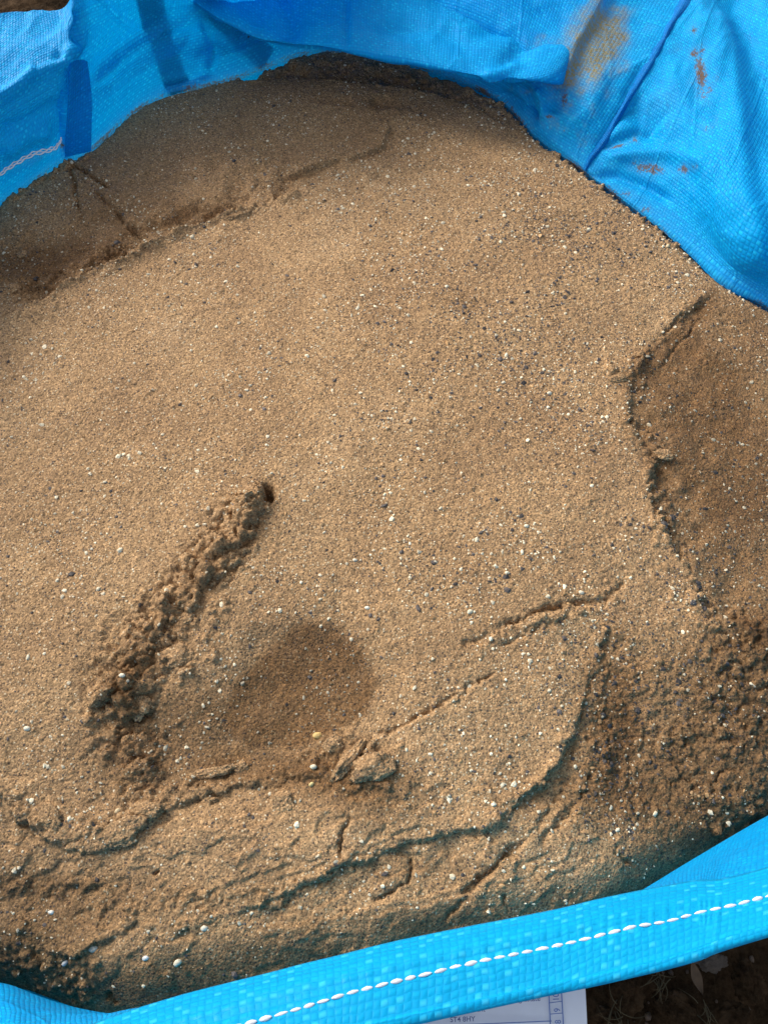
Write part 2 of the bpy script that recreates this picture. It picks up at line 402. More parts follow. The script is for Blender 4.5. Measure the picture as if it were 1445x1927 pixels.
# step at the shadow edge, lower right side proud
ledge([(0, 600), (90, 575), (150, 525), (225, 503), (262, 482), (300, 464), (340, 442), (385, 430), (440, 408), (470, 398), (530, 378), (600, 352)], -0.0135, 0.0020, 0.06, taper=0.08, lo_frac=0.7)
crack([(128, 305), (142, 345), (148, 385), (157, 425)], 0.008, 0.0026)
crack([(130, 308), (168, 330), (213, 358)], 0.010, 0.0026)
crack([(172, 358), (215, 395), (248, 430), (270, 445)], 0.008, 0.0022)
ledge([(172, 358), (215, 395), (248, 430), (270, 445)], 0.0019, 0.0016, 0.02)
ledge([(128, 305), (142, 345), (148, 385), (157, 425)], 0.0019, 0.0016, 0.02)
blob(60, 470, 110, 70, -0.008)
# right-hand scarp
ledge([(1335, 555), (1260, 620), (1218, 665), (1188, 700), (1182, 750), (1176, 800), (1210, 850), (1230, 880), (1215, 930), (1245, 990), (1280, 1055), (1315, 1130), (1330, 1190)], -0.0062, 0.0036, 0.07, taper=0.05, lo_frac=0.5)
crack([(1330, 590), (1300, 622), (1262, 662), (1235, 700)], 0.003, 0.0018)
crack([(1320, 560), (1260, 618), (1215, 662)], 0.004, 0.0018)
blob(1400, 900, 160, 300, -0.006)
# central gouge
gl = [(505, 938), (478, 985), (440, 1040), (400, 1085), (350, 1140), (310, 1195), (265, 1245), (230, 1290), (245, 1340)]
s, f = band([(x - 14, y - 4) for x, y in gl], 0.016, h=-0.0042, widths=[0.35, 1.0, 1.5, 1.5, 1.3, 1.8, 2.0, 1.8, 1.4], soft=0.5)
ledge([(425, 1120), (452, 1075), (480, 1015), (515, 945), (512, 925)], -0.0031, 0.0014, 0.02, taper=0.1, lo_frac=0.6)
blob(504, 940, 14, 18, -0.020, power=3, warp=0.1)
# hollow and lower-left sag
blob(590, 1300, 130, 120, -0.013, power=2.6)
blob(370, 1400, 150, 90, -0.012)
blob(480, 1440, 140, 50, -0.006)
blob(240, 1400, 80, 90, -0.005)
# diagonal thumb line and the big plate on the right
ledge([(955, 1256), (880, 1298), (800, 1345), (730, 1378), (685, 1398)], 0.0022, 0.0012, 0.03, taper=0.12)
crack([(955, 1256), (880, 1298), (800, 1345), (730, 1378), (685, 1398)], 0.0035, 0.0016)
crack([(1150, 1128), (1085, 1143), (1030, 1152), (960, 1178), (905, 1205), (850, 1228)], 0.007, 0.0035)
crack([(1170, 1090), (1140, 1130), (1135, 1150)], 0.004, 0.0030)
crack([(1090, 1150), (1040, 1175), (985, 1200), (930, 1222)], 0.004, 0.0020)
ledge([(1152, 1178), (1130, 1222), (1112, 1290), (1086, 1360), (1055, 1430), (1012, 1480), (955, 1528), (905, 1565)], -0.0052, 0.0022, 0.05, taper=0.08, lo_frac=0.9, smooth=False)
blob(1230, 1400, 110, 190, -0.011)
blob(1250, 1240, 80, 100, 0.006)
# lower shelves
ledge([(985, 1545), (930, 1560), (860, 1568), (795, 1582), (745, 1600), (690, 1622), (640, 1634), (595, 1662), (540, 1684), (470, 1712), (420, 1728)], -0.0046, 0.0016, 0.045, taper=0.08, lo_frac=0.7)
crack([(660, 1540), (645, 1580), (640, 1628)], 0.006, 0.0015)
crack([(905, 1640), (884, 1662), (868, 1684)], 0.006, 0.0016)
crack([(980, 1612), (950, 1615), (925, 1640), (905, 1650), (880, 1690), (838, 1726), (830, 1735)], 0.006, 0.0017)
crack([(944, 1675), (952, 1700), (962, 1716)], 0.008, 0.0014)
crack([(690, 1690), (735, 1680), (762, 1668), (774, 1630), (778, 1600)], 0.005, 0.0015)
crack([(1170, 1590), (1162, 1606), (1200, 1628)], 0.004, 0.0014)
crack([(1000, 1600), (1060, 1540), (1110, 1470), (1140, 1420)], 0.003, 0.0020)
crack([(860, 1690), (930, 1630), (1010, 1560), (1075, 1470)], 0.004, 0.0025)
# lower left arc with slabs
ledge([(590, 1452), (520, 1462), (460, 1478), (400, 1492), (345, 1512), (300, 1532), (268, 1558), (235, 1590), (190, 1606), (130, 1600), (82, 1575), (40, 1532), (0, 1492), (-40, 1450)], -0.0037, 0.0020, 0.035, taper=0.06, lo_frac=0.8)
ledge([(445, 1442), (400, 1452), (340, 1462)], -0.0037, 0.0012, 0.012, taper=0.2)
ledge([(8, 1390), (12, 1430), (2, 1470)], -0.0037, 0.0016, 0.02)
ledge([(262, 1722), (240, 1745), (192, 1772), (142, 1802), (90, 1790)], -0.0044, 0.0025, 0.03, taper=0.1, lo_frac=1.0)
ledge([(250, 1665), (180, 1672), (100, 1665), (20, 1680)], -0.0025, 0.0024, 0.02, taper=0.2)
crack([(285, 1650), (300, 1640)], 0.006, 0.0018)
blob(120, 1680, 130, 40, -0.006)
crack([(180, 1870), (186, 1885), (192, 1900)], 0.012, 0.0022)
for pp in ([(1152, 1178), (1130, 1222), (1112, 1290), (1086, 1360), (1055, 1430), (1012, 1480), (955, 1528), (905, 1565)],
           [(460, 1478), (400, 1492), (345, 1512), (300, 1532), (268, 1558), (235, 1590), (190, 1606), (130, 1600), (82, 1575), (40, 1532)],
           [(930, 1560), (860, 1568), (795, 1582), (745, 1600), (690, 1622), (640, 1634), (595, 1662), (540, 1684), (470, 1712)]):
    crack(pp, 0.0028, 0.0013)
# overlapping broken plates in the near part
fz = sstep(1400, 1520, Vv + 0.05 * (U - 700)) * (1 - 0.6 * sstep(1000, 1250, U))
tq = 3.5 * fbm(X * 8 + Y * 4, Y * 19 - X * 6, 4, 301, .6) + 0.35 * fbm(X * 120, Y * 120, 2, 302)
fr_ = tq - np.floor(tq)
Z += fz * 0.0020 * (np.floor(tq) + sstep(0.80, 1.0, fr_) - 0.45 * tq)
# slope down to the walls
front = sstep(1350, 1750, Vv + 0.22 * (U - 700)) 
rt_ = 1 - 0.6 * sstep(900, 1250, U)
wdt = 0.010 + 0.036 * front * rt_; dep = 0.009 + 0.022 * front * rt_
Z -= dep * np.clip(1 - np.clip(ED, -0.05, 1) / wdt, 0, 3) ** 1.8
# small pressed waves near the front edge
Z += front * 0.0028 * fbm(X * 26, Y * 26, 3, 44)
# clods stamped into the crumbled areas
def stamp(cx_, cy_, r, hh, sq=1.0, ang=0.0, seed=0):
    i = int((cx_ - gx[0]) / DX); j = int((cy_ - gy[0]) / DX); k = int(r * 1.5 / DX) + 2
    if i < k or j < k or i > len(gx) - k - 1 or j > len(gy) - k - 1: return
    s = (slice(i - k, i + k), slice(j - k, j + k))
    x = X[s] - cx_; y = Y[s] - cy_; ca, sa = math.cos(ang), math.sin(ang)
    q = np.hypot((x * ca + y * sa) / r, (-x * sa + y * ca) / (r * sq))
    q *= 1 + 0.28 * vnoise(X[s] / r * 1.3, Y[s] / r * 1.3, seed)
    base = Z[i, j]
    top = base + hh * np.sqrt(np.clip(1 - q ** 2.4, 0, 1)) - 0.0004
    Z[s] = np.where(q < 1, np.maximum(Z[s], top), Z[s])
def scatter(pp, wid, n, rmin, rmax, hk=0.62, widths=None, skew=3.0):
    pts = XY0(pp); seg = np.hypot(*(pts[1:] - pts[:-1]).T); cum = np.r_[0, np.cumsum(seg)]; L = cum[-1]
    items = []
    for q in range(n):
        t = rng.random(); k = min(np.searchsorted(cum, t * L) - 1, len(seg) - 1); k = max(k, 0)
        f = (t * L - cum[k]) / seg[k]; c = pts[k] * (1 - f) + pts[k + 1] * f
        dvec = (pts[k + 1] - pts[k]) / seg[k]
        w = wid if widths is None else np.interp(t, np.linspace(0, 1, len(widths)), widths) * wid
        off = rng.normal() * 0.5 * w
        c = c + np.array([-dvec[1], dvec[0]]) * off + rng.normal(size=2) * 0.002
        r = rmin + (rmax - rmin) * rng.random() ** skew
        items.append((c, r))
    items.sort(key=lambda a: -a[1])
    for c, r in items:
        stamp(c[0], c[1], r, r * hk * rng.uniform(0.6, 1.1), rng.uniform(0.6, 1.0), rng.uniform(0, 3.1), int(rng.integers(1000)))
scatter([(x - 14, y - 4) for x, y in gl], 0.017, 2600, 0.0012, 0.0056, hk=.75, widths=[0.35, 1.0, 1.5, 1.5, 1.3, 1.8, 2.0, 1.8, 1.4])
scatter([(440, 1120), (400, 1180), (370, 1260), (300, 1330)], 0.012, 260, 0.0012, 0.0035)
scatter([(230, 1270), (240, 1340), (230, 1420), (300, 1450)], 0.030, 650, 0.0015, 0.006)
scatter([(560, 1440), (640, 1410), (700, 1430), (690, 1490)], 0.018, 300, 0.0014, 0.005)
scatter([(300, 1500), (400, 1480), (500, 1465), (600, 1455)], 0.007, 200, 0.0013, 0.004)
scatter([(0, 1490), (80, 1560), (180, 1580), (280, 1530)], 0.012, 260, 0.0014, 0.005)
scatter([(1160, 1120), (1080, 1150), (980, 1180), (870, 1225)], 0.008, 380, 0.0013, 0.0038)
scatter([(1170, 790), (1240, 860), (1225, 950), (1290, 1080), (1330, 1200)], 0.014, 500, 0.0013, 0.0048)
scatter([(1215, 665), (1185, 710), (1130, 700)], 0.009, 200, 0.0013, 0.0042)
scatter([(1150, 1180), (1170, 1290), (1130, 1420), (1050, 1520)], 0.020, 600, 0.0013, 0.0040)
scatter([(1450, 1180), (1400, 1300), (1380, 1420), (1330, 1540)], 0.055, 3200, 0.0014, 0.0050, hk=0.62)
scatter([(1200, 1250), (1250, 1400), (1200, 1550)], 0.040, 1300, 0.0013, 0.0036)
scatter([(0, 520), (80, 540), (200, 490), (290, 462)], 0.020, 420, 0.0013, 0.0045)
scatter([(60, 480), (20, 440)], 0.03, 250, 0.0013, 0.004)
scatter([(430, 408), (470, 400), (520, 380)], 0.006, 60, 0.0013, 0.0035)
scatter([(0, 1640), (120, 1690), (260, 1700), (420, 1725)], 0.018, 380, 0.0013, 0.0040)
scatter([(0, 1780), (80, 1830), (160, 1870)], 0.020, 380, 0.0014, 0.0050)
scatter([(700, 1600), (600, 1660), (470, 1715)], 0.007, 160, 0.0013, 0.0035)
scatter([(930, 185), (1010, 262), (1097, 324), (1200, 402), (1320, 495)], 0.008, 400, 0.0014, 0.0045)
scatter([(10, 385), (60, 348), (115, 315), (170, 290)], 0.008, 240, 0.0014, 0.0045)
scatter([(500, 135), (600, 118), (720, 125), (850, 165)], 0.018, 500, 0.0014, 0.0050)
for pp, h in CR:
    q = XY0(pp); L = np.hypot(*(q[1:] - q[:-1]).T).sum()
    scatter(pp, 0.006 + h * .6, int(L / 0.0016), 0.0010, 0.0032, hk=.6)
for _ in range(5200):                                       # loose crumbs all over
    x_ = rng.uniform(-.5, .5); y_ = rng.uniform(-.07, 1.0)
    stamp(x_, y_, rng.uniform(0.0012, 0.0026), rng.uniform(0.0006, 0.0018), 0.8, rng.uniform(0, 3), int(rng.integers(1000)))

# moisture with painted shade, grey tint and coarseness masks
for a in [(600, 1290, 105, 125, 0.45), (500, 1340, 110, 70, 0.4), (690, 1480, 90, 50, 0.9), (350, 1380, 120, 90, 0.55), (240, 1440, 80, 60, 0.25),
          (1330, 790, 120, 170, 0.4), (1400, 950, 120, 200, 0.3), (1290, 700, 90, 70, 0.5), (520, 1450, 120, 30, 0.7),
          (60, 500, 130, 60, 0.8), (200, 470, 120, 50, 0.5), (240, 1270, 60, 60, 0.4), (860, 580, 60, 30, 0.35), (1140, 1330, 50, 130, 0.6),
          (1050, 1500, 100, 40, 0.4), (300, 400, 170, 50, 0.35), (740, 1640, 200, 22, 0.35), (120, 1700, 150, 40, 0.45), (430, 1690, 150, 22, 0.3)]:
    blob(a[0], a[1], a[2], a[3], 0, target=DAMP_SHADE, amt=a[4], power=2.5)  # upper-left and below-ledge blobs put shade into the colour too
band([(1335, 555), (1270, 640), (1210, 680), (1180, 740)], 0.012, DAMP_SHADE, 0.4, soft=0.9)
band(gl, 0.014, DAMP_SHADE, 0.4, soft=0.9)
for a in [(40, 1790, 120, 50, 1.0), (560, 1830, 260, 52, 1.0), (300, 1870, 160, 28, 0.9), (880, 1740, 180, 22, 0.8), (1100, 1690, 120, 20, 0.6), (1400, 1300, 120, 200, 0.45),  # front blobs paint the near wall's shade along with greyer sand
          (1380, 1480, 140, 90, 0.8), (1230, 1530, 60, 130, 0.45), (640, 150, 330, 30, 0.55), (1050, 430, 180, 60, 0.25), (80, 1665, 110, 14, 0.6), (950, 250, 90, 60, 0.3)]:  # far-edge blobs put shade of fold and wall into the colour
    blob(a[0], a[1], a[2], a[3], 0, target=GREY, amt=a[4], power=2.5)
for a in [(930, 600, 240, 230, 1.0), (1130, 450, 260, 190, 1.0), (1050, 900, 220, 200, 0.5), (1350, 1330, 180, 260, 0.9), (760, 1080, 120, 60, 0.4), (1150, 1400, 120, 200, 0.5)]:
    blob(a[0], a[1], a[2], a[3], 0, target=COARSE, amt=a[4], power=2.5)

def polymask(pp, target, amt, soft=0.008, wob=0.008):
    q = XY0(pp); s = region(q, soft * 3 + wob)
    xx = X[s] + wob * fbm(X[s] * 45, Y[s] * 45, 4, 61, .6); yy = Y[s] + wob * fbm(X[s] * 45, Y[s] * 45, 4, 62, .6)
    d, _, _ = linedist(xx, yy, np.vstack([q, q[:1]])); d = np.where(inside(xx, yy, q), d, -d)
    target[s] = np.clip(target[s] + amt * sstep(-soft, soft, d), 0, 1)
polymask([(1190, 705), (1260, 622), (1345, 552), (1420, 585), (1600, 700), (1600, 1300), (1400, 1200), (1330, 1150), (1290, 1060), (1240, 980), (1212, 900), (1180, 790)], DAMP_SHADE, 0.58, soft=0.016, wob=0.014)
polymask([(-200, 640), (0, 600), (90, 572), (150, 525), (225, 503), (300, 464), (440, 408), (530, 378), (640, 315), (725, 285), (735, 235), (860, 200), (950, 240), (900, 160), (600, 80), (300, 150), (100, 260), (-200, 400)], DAMP_SHADE, 0.27, soft=0.012)  # far-left wall's shadow extended by darkening the sand colour
polymask([(500, 1225), (555, 1180), (620, 1172), (680, 1215), (712, 1290), (690, 1345), (620, 1372), (560, 1400), (470, 1400), (420, 1360), (440, 1290)], DAMP_SHADE, 0.62, soft=0.006, wob=0.005)
polymask([(1160, 1190), (1240, 1200), (1330, 1180), (1500, 1150), (1500, 1560), (1300, 1600), (1080, 1560), (1100, 1440)], DAMP_SHADE, 0.5, soft=0.03)
polymask([(1300, 1260), (1400, 1180), (1500, 1180), (1500, 1540), (1330, 1580), (1270, 1480)], GREY, 0.9, soft=0.03)
keep = ED > -0.022
fa = gridfaces(len(gx), len(gy)); kf = keep.ravel(); fa = fa[kf[fa].all(1)]
idx = np.full(kf.size, -1); used = np.unique(fa); idx[used] = np.arange(len(used))
V3 = np.stack([X, Y, Z + GZ], -1).reshape(-1, 3)[used]
me = mesh_np('sand', V3, idx[fa], attrs={'damp': DAMP_SHADE.ravel()[used], 'grey': GREY.ravel()[used], 'coarse': COARSE.ravel()[used]})
sand = obj('sand', me, SAND)
tag(sand, 'damp brown building sand filling the blue bulk bag, with a gouge and cracks', 'sand')

def zat(x, y):
    i = int(np.clip((x - gx[0]) / DX, 0, len(gx) - 1)); j = int(np.clip((y - gy[0]) / DX, 0, len(gy) - 1)); return Z[i, j]

def on_sand(px, py):
    h = 0.0
    for _ in range(12):
        p = P(px, py, h); h = 0.5 * h + 0.5 * zat(p[0], p[1])
    return P(px, py, h)

# ------------------------------------------------------------------ grit
PHI = (1 + 5 ** .5) / 2
ICO_V = np.array([(-1, PHI, 0), (1, PHI, 0), (-1, -PHI, 0), (1, -PHI, 0), (0, -1, PHI), (0, 1, PHI), (0, -1, -PHI), (0, 1, -PHI), (PHI, 0, -1), (PHI, 0, 1), (-PHI, 0, -1), (-PHI, 0, 1)]) / math.hypot(1, PHI)
ICO_F = np.array([(0, 11, 5), (0, 5, 1), (0, 1, 7), (0, 7, 10), (0, 10, 11), (1, 5, 9), (5, 11, 4), (11, 10, 2), (10, 7, 6), (7, 1, 8), (3, 9, 4), (3, 4, 2), (3, 2, 6), (3, 6, 8), (3, 8, 9), (4, 9, 5), (2, 4, 11), (6, 2, 10), (8, 6, 7), (9, 8, 1)])
def grit(n):
    xs = rng.uniform(-.52, .52, n * 3); ys = rng.uniform(-.08, 1.02, n * 3)
    ii = ((xs - gx[0]) / DX).astype(int); jj = ((ys - gy[0]) / DX).astype(int)
    co = COARSE[ii, jj]; ok = (ED[ii, jj] > 0.0) & (rng.random(n * 3) < (0.35 + 0.65 * co) * np.clip(0.6 + 1.6 * fbm(xs * 22, ys * 22, 3, 77), 0.1, 1))
    xs, ys, ii, jj, co = xs[ok][:n], ys[ok][:n], ii[ok][:n], jj[ok][:n], co[ok][:n]; n = len(xs)
    r = np.clip(rng.lognormal(math.log(0.00078), 0.48, n), 0.0004, 0.0026)
    kind = rng.random(n); dark = kind < 0.22 + 0.42 * co; tan = (~dark) & (kind > 0.84)
    pal = np.where(dark[:, None], np.array([0.058, 0.046, 0.040]) * rng.uniform(0.6, 1.9, (n, 1)),
          np.where(tan[:, None], np.array([0.50, 0.29, 0.12]) * rng.uniform(0.6, 1.2, (n, 1)), np.array([0.82, 0.70, 0.48]) * rng.uniform(0.65, 1.2, (n, 1))))
    r = np.where(dark, r * 1.3, r)
    pal = pal * (1 - 0.5 * np.clip(DAMP_SHADE[ii, jj], 0, 1))[:, None]
    a = rng.uniform(0, 6.28, n); sc = rng.uniform(0.6, 1.25, (n, 3)); sc[:, 2] *= 0.75
    jit = rng.uniform(0.62, 1.3, (n, 12, 1))
    v = ICO_V[None] * jit * (sc * r[:, None])[:, None, :]
    vx = v[..., 0] * np.cos(a)[:, None] - v[..., 1] * np.sin(a)[:, None]; vy = v[..., 0] * np.sin(a)[:, None] + v[..., 1] * np.cos(a)[:, None]
    Vg = np.stack([vx + xs[:, None], vy + ys[:, None], v[..., 2] + (GZ + Z[ii, jj] + np.where(dark, -r * .25, 0))[:, None]], -1).reshape(-1, 3)
    Fg = (ICO_F[None] + (np.arange(n) * 12)[:, None, None]).reshape(-1, 3)
    tint = np.concatenate([np.repeat(pal, 12, 0), np.ones((n * 12, 1))], 1)
    o = obj('grit', mesh_np('grit', Vg, Fg, attrs={'tint': tint}, smooth=False), GRIT)
    tag(o, 'small pale and dark stone grains lying in the surface of the sand', 'grit', kind='stuff')
grit(38000)

def rock_mesh(name, size, seed, flat=1.0, sub=2, jag=0.25, tint=None):
    import bmesh
    bm = bmesh.new(); bmesh.ops.create_icosphere(bm, subdivisions=sub, radius=1.0)
    from mathutils import noise
    for v in bm.verts:
        d = 1 + jag * noise.noise(v.co * 1.2 + Vector((seed * 3.1, 0, 0))) + jag * 0.5 * noise.noise(v.co * 3.1 + Vector((0, seed * 1.7, 0)))
        if sub > 3: d += jag * 0.30 * noise.noise(v.co * 8 + Vector((0, seed, 1))) + jag * 0.16 * noise.noise(v.co * 18 + Vector((0, seed, 1)))
        v.co = Vector((v.co.x * size[0], v.co.y * size[1], v.co.z * size[2])) * d
    me = bpy.data.meshes.new(name); bm.to_mesh(me); bm.free()
    me.polygons.foreach_set('use_smooth', [True] * len(me.polygons))
    if tint:
        at = me.attributes.new('tint', 'FLOAT_COLOR', 'POINT'); at.data.foreach_set('color', list((*tint, 1)) * len(me.vertices))
    return me

PEB = [(52, 1371, 5.5, (0.78, 0.70, 0.52), 'round cream pebble lying alone on the left of the sand', 0),
       (598, 1384, 8.0, (0.62, 0.42, 0.15), 'oval yellow ochre pebble just above the broken clod in the lower middle', 0.1),
       (335, 1811, 6.5, (0.74, 0.64, 0.45), 'squarish cream pebble near the bottom edge of the sand', 0.6),
       (177, 1786, 7.0, (0.52, 0.46, 0.36), 'grey buff oval pebble on the slope below the triangular sand plate', 0.2),
       (275, 1803, 5.0, (0.68, 0.66, 0.60), 'pale grey pebble on the bottom slope beside the cream one', 0.2),
       (385, 1747, 5.5, (0.72, 0.64, 0.48), 'white chipped pebble below the lowest long crack at left', 0.2),
       (590, 1443, 5.5, (0.72, 0.62, 0.42), 'long cream pebble at the left foot of the broken clod', 0.1),
       (586, 1476, 4.5, (0.68, 0.52, 0.22), 'small yellow pebble below the broken clod', 0.5),
       (884, 1151, 5.5, (0.74, 0.66, 0.46), 'angular cream pebble just above the dark crack on the right', 0.5),
       (691, 1144, 4.5, (0.78, 0.72, 0.56), 'round white pebble on the smooth sand above the damp hollow', 0.0),
       (668, 1054, 4.2, (0.74, 0.66, 0.50), 'small white pebble near the dark grains in the middle', 0.0),
       (1033, 740, 5.0, (0.76, 0.68, 0.50), 'white pebble in the speckled band right of centre', 0.3),
       (1057, 455, 4.8, (0.74, 0.60, 0.36), 'cream pebble high on the sand left of the stained bag side', 0.3),
       (1256, 463, 5.5, (0.66, 0.52, 0.30), 'tan pebble by the blue bag wall at upper right', 1.2),
       (990, 990, 4.5, (0.78, 0.70, 0.50), 'round cream pebble on the sand right of centre', 0.0),
       (230, 1271, 5.0, (0.76, 0.68, 0.50), 'bright cream pebble among the crumbs of the gouge', 0.0),
       (1093, 1115, 5.0, (0.74, 0.64, 0.46), 'pale chip at the right end of the dark crack', -0.4),
       (272, 1590 - 62, 5.0, (0.70, 0.58, 0.36), 'cream pebble wedged beside the lower left slab', 0.7),
       (222, 1526, 5.0, (0.66, 0.50, 0.28), 'tan pebble above the lower left slab', 0.9),
       (97, 1717, 4.5, (0.80, 0.74, 0.62), 'tiny white pebble on the left near the grey slope', 0.0),
       (123, 1812, 5.0, (0.60, 0.58, 0.54), 'grey white pebble at lower left beside the dark slope', 0.9)]
for i, (px, py, r, tint, lab, rot) in enumerate(PEB):
    p = on_sand(px, py); rr = r * 0.62 / F * 1.02
    m = rock_mesh('pebble', (rr * 1.15, rr * 0.8, rr * 0.6), i + 1, sub=2, jag=0.22, tint=tint)
    o = obj('pebble', m, GRIT); o.location = p + np.array([0, 0, rr * 0.15]); o.rotation_euler = (0.2, 0.1, rot)
    tag(o, lab, 'pebble', 'larger pebbles lying on the sand')

# separate sand clods and slabs
CLOD = [(700, 1447, 38, 24, 17, 0.35, 'roundest lump of sand lying loose under the damp hollow'),
        (655, 1432, 44, 12, 13, 0.85, 'thin tilted flake of sand leaning on the lump in the lower middle'),
        (628, 1400, 17, 14, 9, 0.2, 'small crumbly clod left of the tilted flake'),
        (533, 1512, 22, 20, 8, 0.0, 'flat grey brown clod below and left of the broken lump'),
        (388, 1456, 50, 10, 9, 0.16, 'long thin flake of sand lying across the lower left crack'),
        (336, 1240, 34, 24, 13, 0.4, 'largest clod in the gouge, at its right edge'),
        (262, 1330, 20, 24, 11, 0.1, 'squarish clod at the lower end of the gouge'),
        (350, 1165, 20, 14, 10, 0.2, 'clod in the middle of the gouge'),
        (215, 1570, 50, 22, 9, 0.25, 'broad slab of sand on the curved lower left ledge'),
        (275, 1526, 26, 14, 9, 0.1, 'short slab of sand right of the broad slab'),
        (90, 1535, 28, 16, 9, -0.5, 'left slab of sand on the curved ledge'),
        (1247, 855, 20, 12, 9, -0.3, 'clod with a pale chip beside the right hand scarp'),
        (1200, 668, 16, 9, 8, 0.3, 'small clod at the bend of the right hand scarp'),
        (1163, 712, 22, 10, 6, 0.1, 'flat clod left of the bend in the right hand scarp'),
        (45, 480, 14, 11, 8, 0.0, 'small clod in the shaded sand at the left'),
        (25, 543, 18, 12, 8, 0.3, 'pale clod at the left edge below the shaded sand'),
        (440, 408, 18, 8, 7, 0.4, 'flat chip of sand on the step at the shadow edge'),
        (455, 1443, 12, 10, 8, 0.4, 'small knob at the right end of the long thin flake')]
for i, (px, py, a, b, c, rot, lab) in enumerate(CLOD):
    p = on_sand(px, py); k = 0.62 / F
    m = rock_mesh('sand_clod', (a * k, b * k, c * k * 0.8), i + 31, sub=5, jag=0.42)
    o = obj('sand_clod', m, SAND); o.location = p + np.array([0, 0, c * k * 0.05]); o.rotation_euler = (0.15, -0.1, rot)
    tag(o, lab, 'sand clod', 'loose clods and slabs of sand')

# ------------------------------------------------------------------ bulk bag
bag = bpy.data.objects.new('bulk_bag', None); scene.collection.objects.link(bag)
tag(bag, 'bright blue woven bulk bag standing open on dark soil, full of sand', 'bulk bag')
# columns: base (h 0), low, high, lip
COL = [
 (W(-.54,.34,0), W(-.55,.35,.05), W(-.57,.36,.12), W(-.70,.38,.13)),
 (P(-160,475), P(-160,425,.045), P(-165,290,.11), P(-190,90,.12)),
 (P(0,382), P(0,335,.035), P(0,192,.105), P(0,28,.125)),
 (P(60,342), P(60,297,.035), P(66,142,.11), P(60,18,.125)),
 (P(115,305), P(118,255,.035), P(128,115,.11), P(124,12,.125)),
 (P(165,285), P(160,235,.03), P(160,110,.085), P(150,-70,.17)),
 (P(280,193), P(285,130,.035), P(290,40,.08), P(300,-110,.19)),
 (P(430,149), P(432,105,.025), P(440,40,.06), P(450,-120,.19)),
 (P(560,103), P(560,70,.02), P(570,0,.06), P(580,-130,.17)),
 (P(660,92), P(660,60,.02), P(660,-5,.06), P(660,-130,.13)),
 (P(790,122), P(790,88,.02), P(800,25,.06), P(800,-130,.13)),
 (P(930,182), P(935,135,.03), P(950,50,.075), P(970,-120,.13)),
 (P(1010,262), P(1020,215,.025), P(1068,105,.068), P(1160,-80,.105)),
 (P(1097,324), P(1112,292,.012), P(1190,165,.060), P(1310,-50,.100)),
 (P(1200,402), P(1222,368,.012), P(1295,205,.062), P(1410,-70,.108)),
 (P(1300,480), P(1322,445,.015), P(1378,285,.070), P(1500,-70,.12)),
 (P(1370,540), P(1390,505,.015), P(1440,360,.075), P(1600,-40,.13)),
 (P(1450,585), P(1475,555,.015), P(1540,420,.085), P(1740,60,.15)),
 (P(1600,700), P(1640,660,.03), P(1730,560,.12), P(1950,300,.20)),
 (W(.53,.32,0), W(.545,.32,.06), W(.56,.32,.14), W(.58,.32,.21)),
 (W(.49,.17,0), W(.50,.16,.06), W(.51,.15,.15), W(.53,.13,.225)),
 (W(.405,.085,0), W(.41,.075,.07), W(.40,.05,.17), W(.40,.025,.23)),
 (P(1445,1528), P(1445,1560,.07), P(1445,1642,.19), P(1445,1752,.225)),
 (P(1300,1612), P(1300,1632,.08), P(1300,1668,.19), P(1300,1801,.225)),
 (P(1150,1702), P(1150,1704,.09), P(1150,1698,.195), P(1150,1838,.225)),
 (P(1000,1772), P(1000,1756,.10), P(1000,1732,.20), P(1000,1869,.225)),
 (P(740,1828), P(740,1808,.10), P(740,1783,.205), P(740,1926,.23)),
 (P(500,1888), P(500,1870,.10), P(500,1845,.205), P(500,1985,.235)),
 (P(311,1912), P(311,1900,.10), P(311,1893,.205), P(311,2040,.235)),
 (P(173,1897), P(173,1908,.08), P(173,1938,.205), P(173,2085,.235)),
 (P(35,1852), P(35,1872,.08), P(35,1985,.205), P(25,2130,.235)),
 (P(-110,1780), P(-115,1810,.08), P(-130,2030,.205), P(-150,2170,.235)),
 (W(-.45,.085,0), W(-.46,.07,.08), W(-.47,.045,.17), W(-.48,.02,.23)),
 (W(-.515,.20,0), W(-.525,.20,.06), W(-.54,.19,.14), W(-.60,.18,.18)),
]
C0 = np.array([0.0, 0.45])
ctrl = []
for col in COL:
    b = col[0]; v = b[:2] - C0
    outn = v / np.linalg.norm(v)
    def S(k, z): q = C0 + v * k; return np.array([q[0], q[1], z])
    ctrl.append([S(0.90, 0.004), S(0.985, 0.10), S(1.015, 0.32), S(1.012, GZ - 0.12),
                 np.array([b[0] + outn[0] * .012, b[1] + outn[1] * .012, GZ - 0.035]), b + np.array([outn[0] * .002, outn[1] * .002, 0]), col[1], col[2], col[3]])
ctrl = np.array(ctrl)
NCOL = 1500
lowp = resample(resample(ctrl[:, :6], 40, 1), NCOL, 0, closed=True)
upp = ctrl[:, 4:]
up_ = resample(upp, 121, 1)[:, 30:]                 # from the base row up
G = np.concatenate([lowp[:, :-1], resample(up_, NCOL, 0, closed=True)], 1)
nL = lowp.shape[1] - 1
Nn = normals(G)
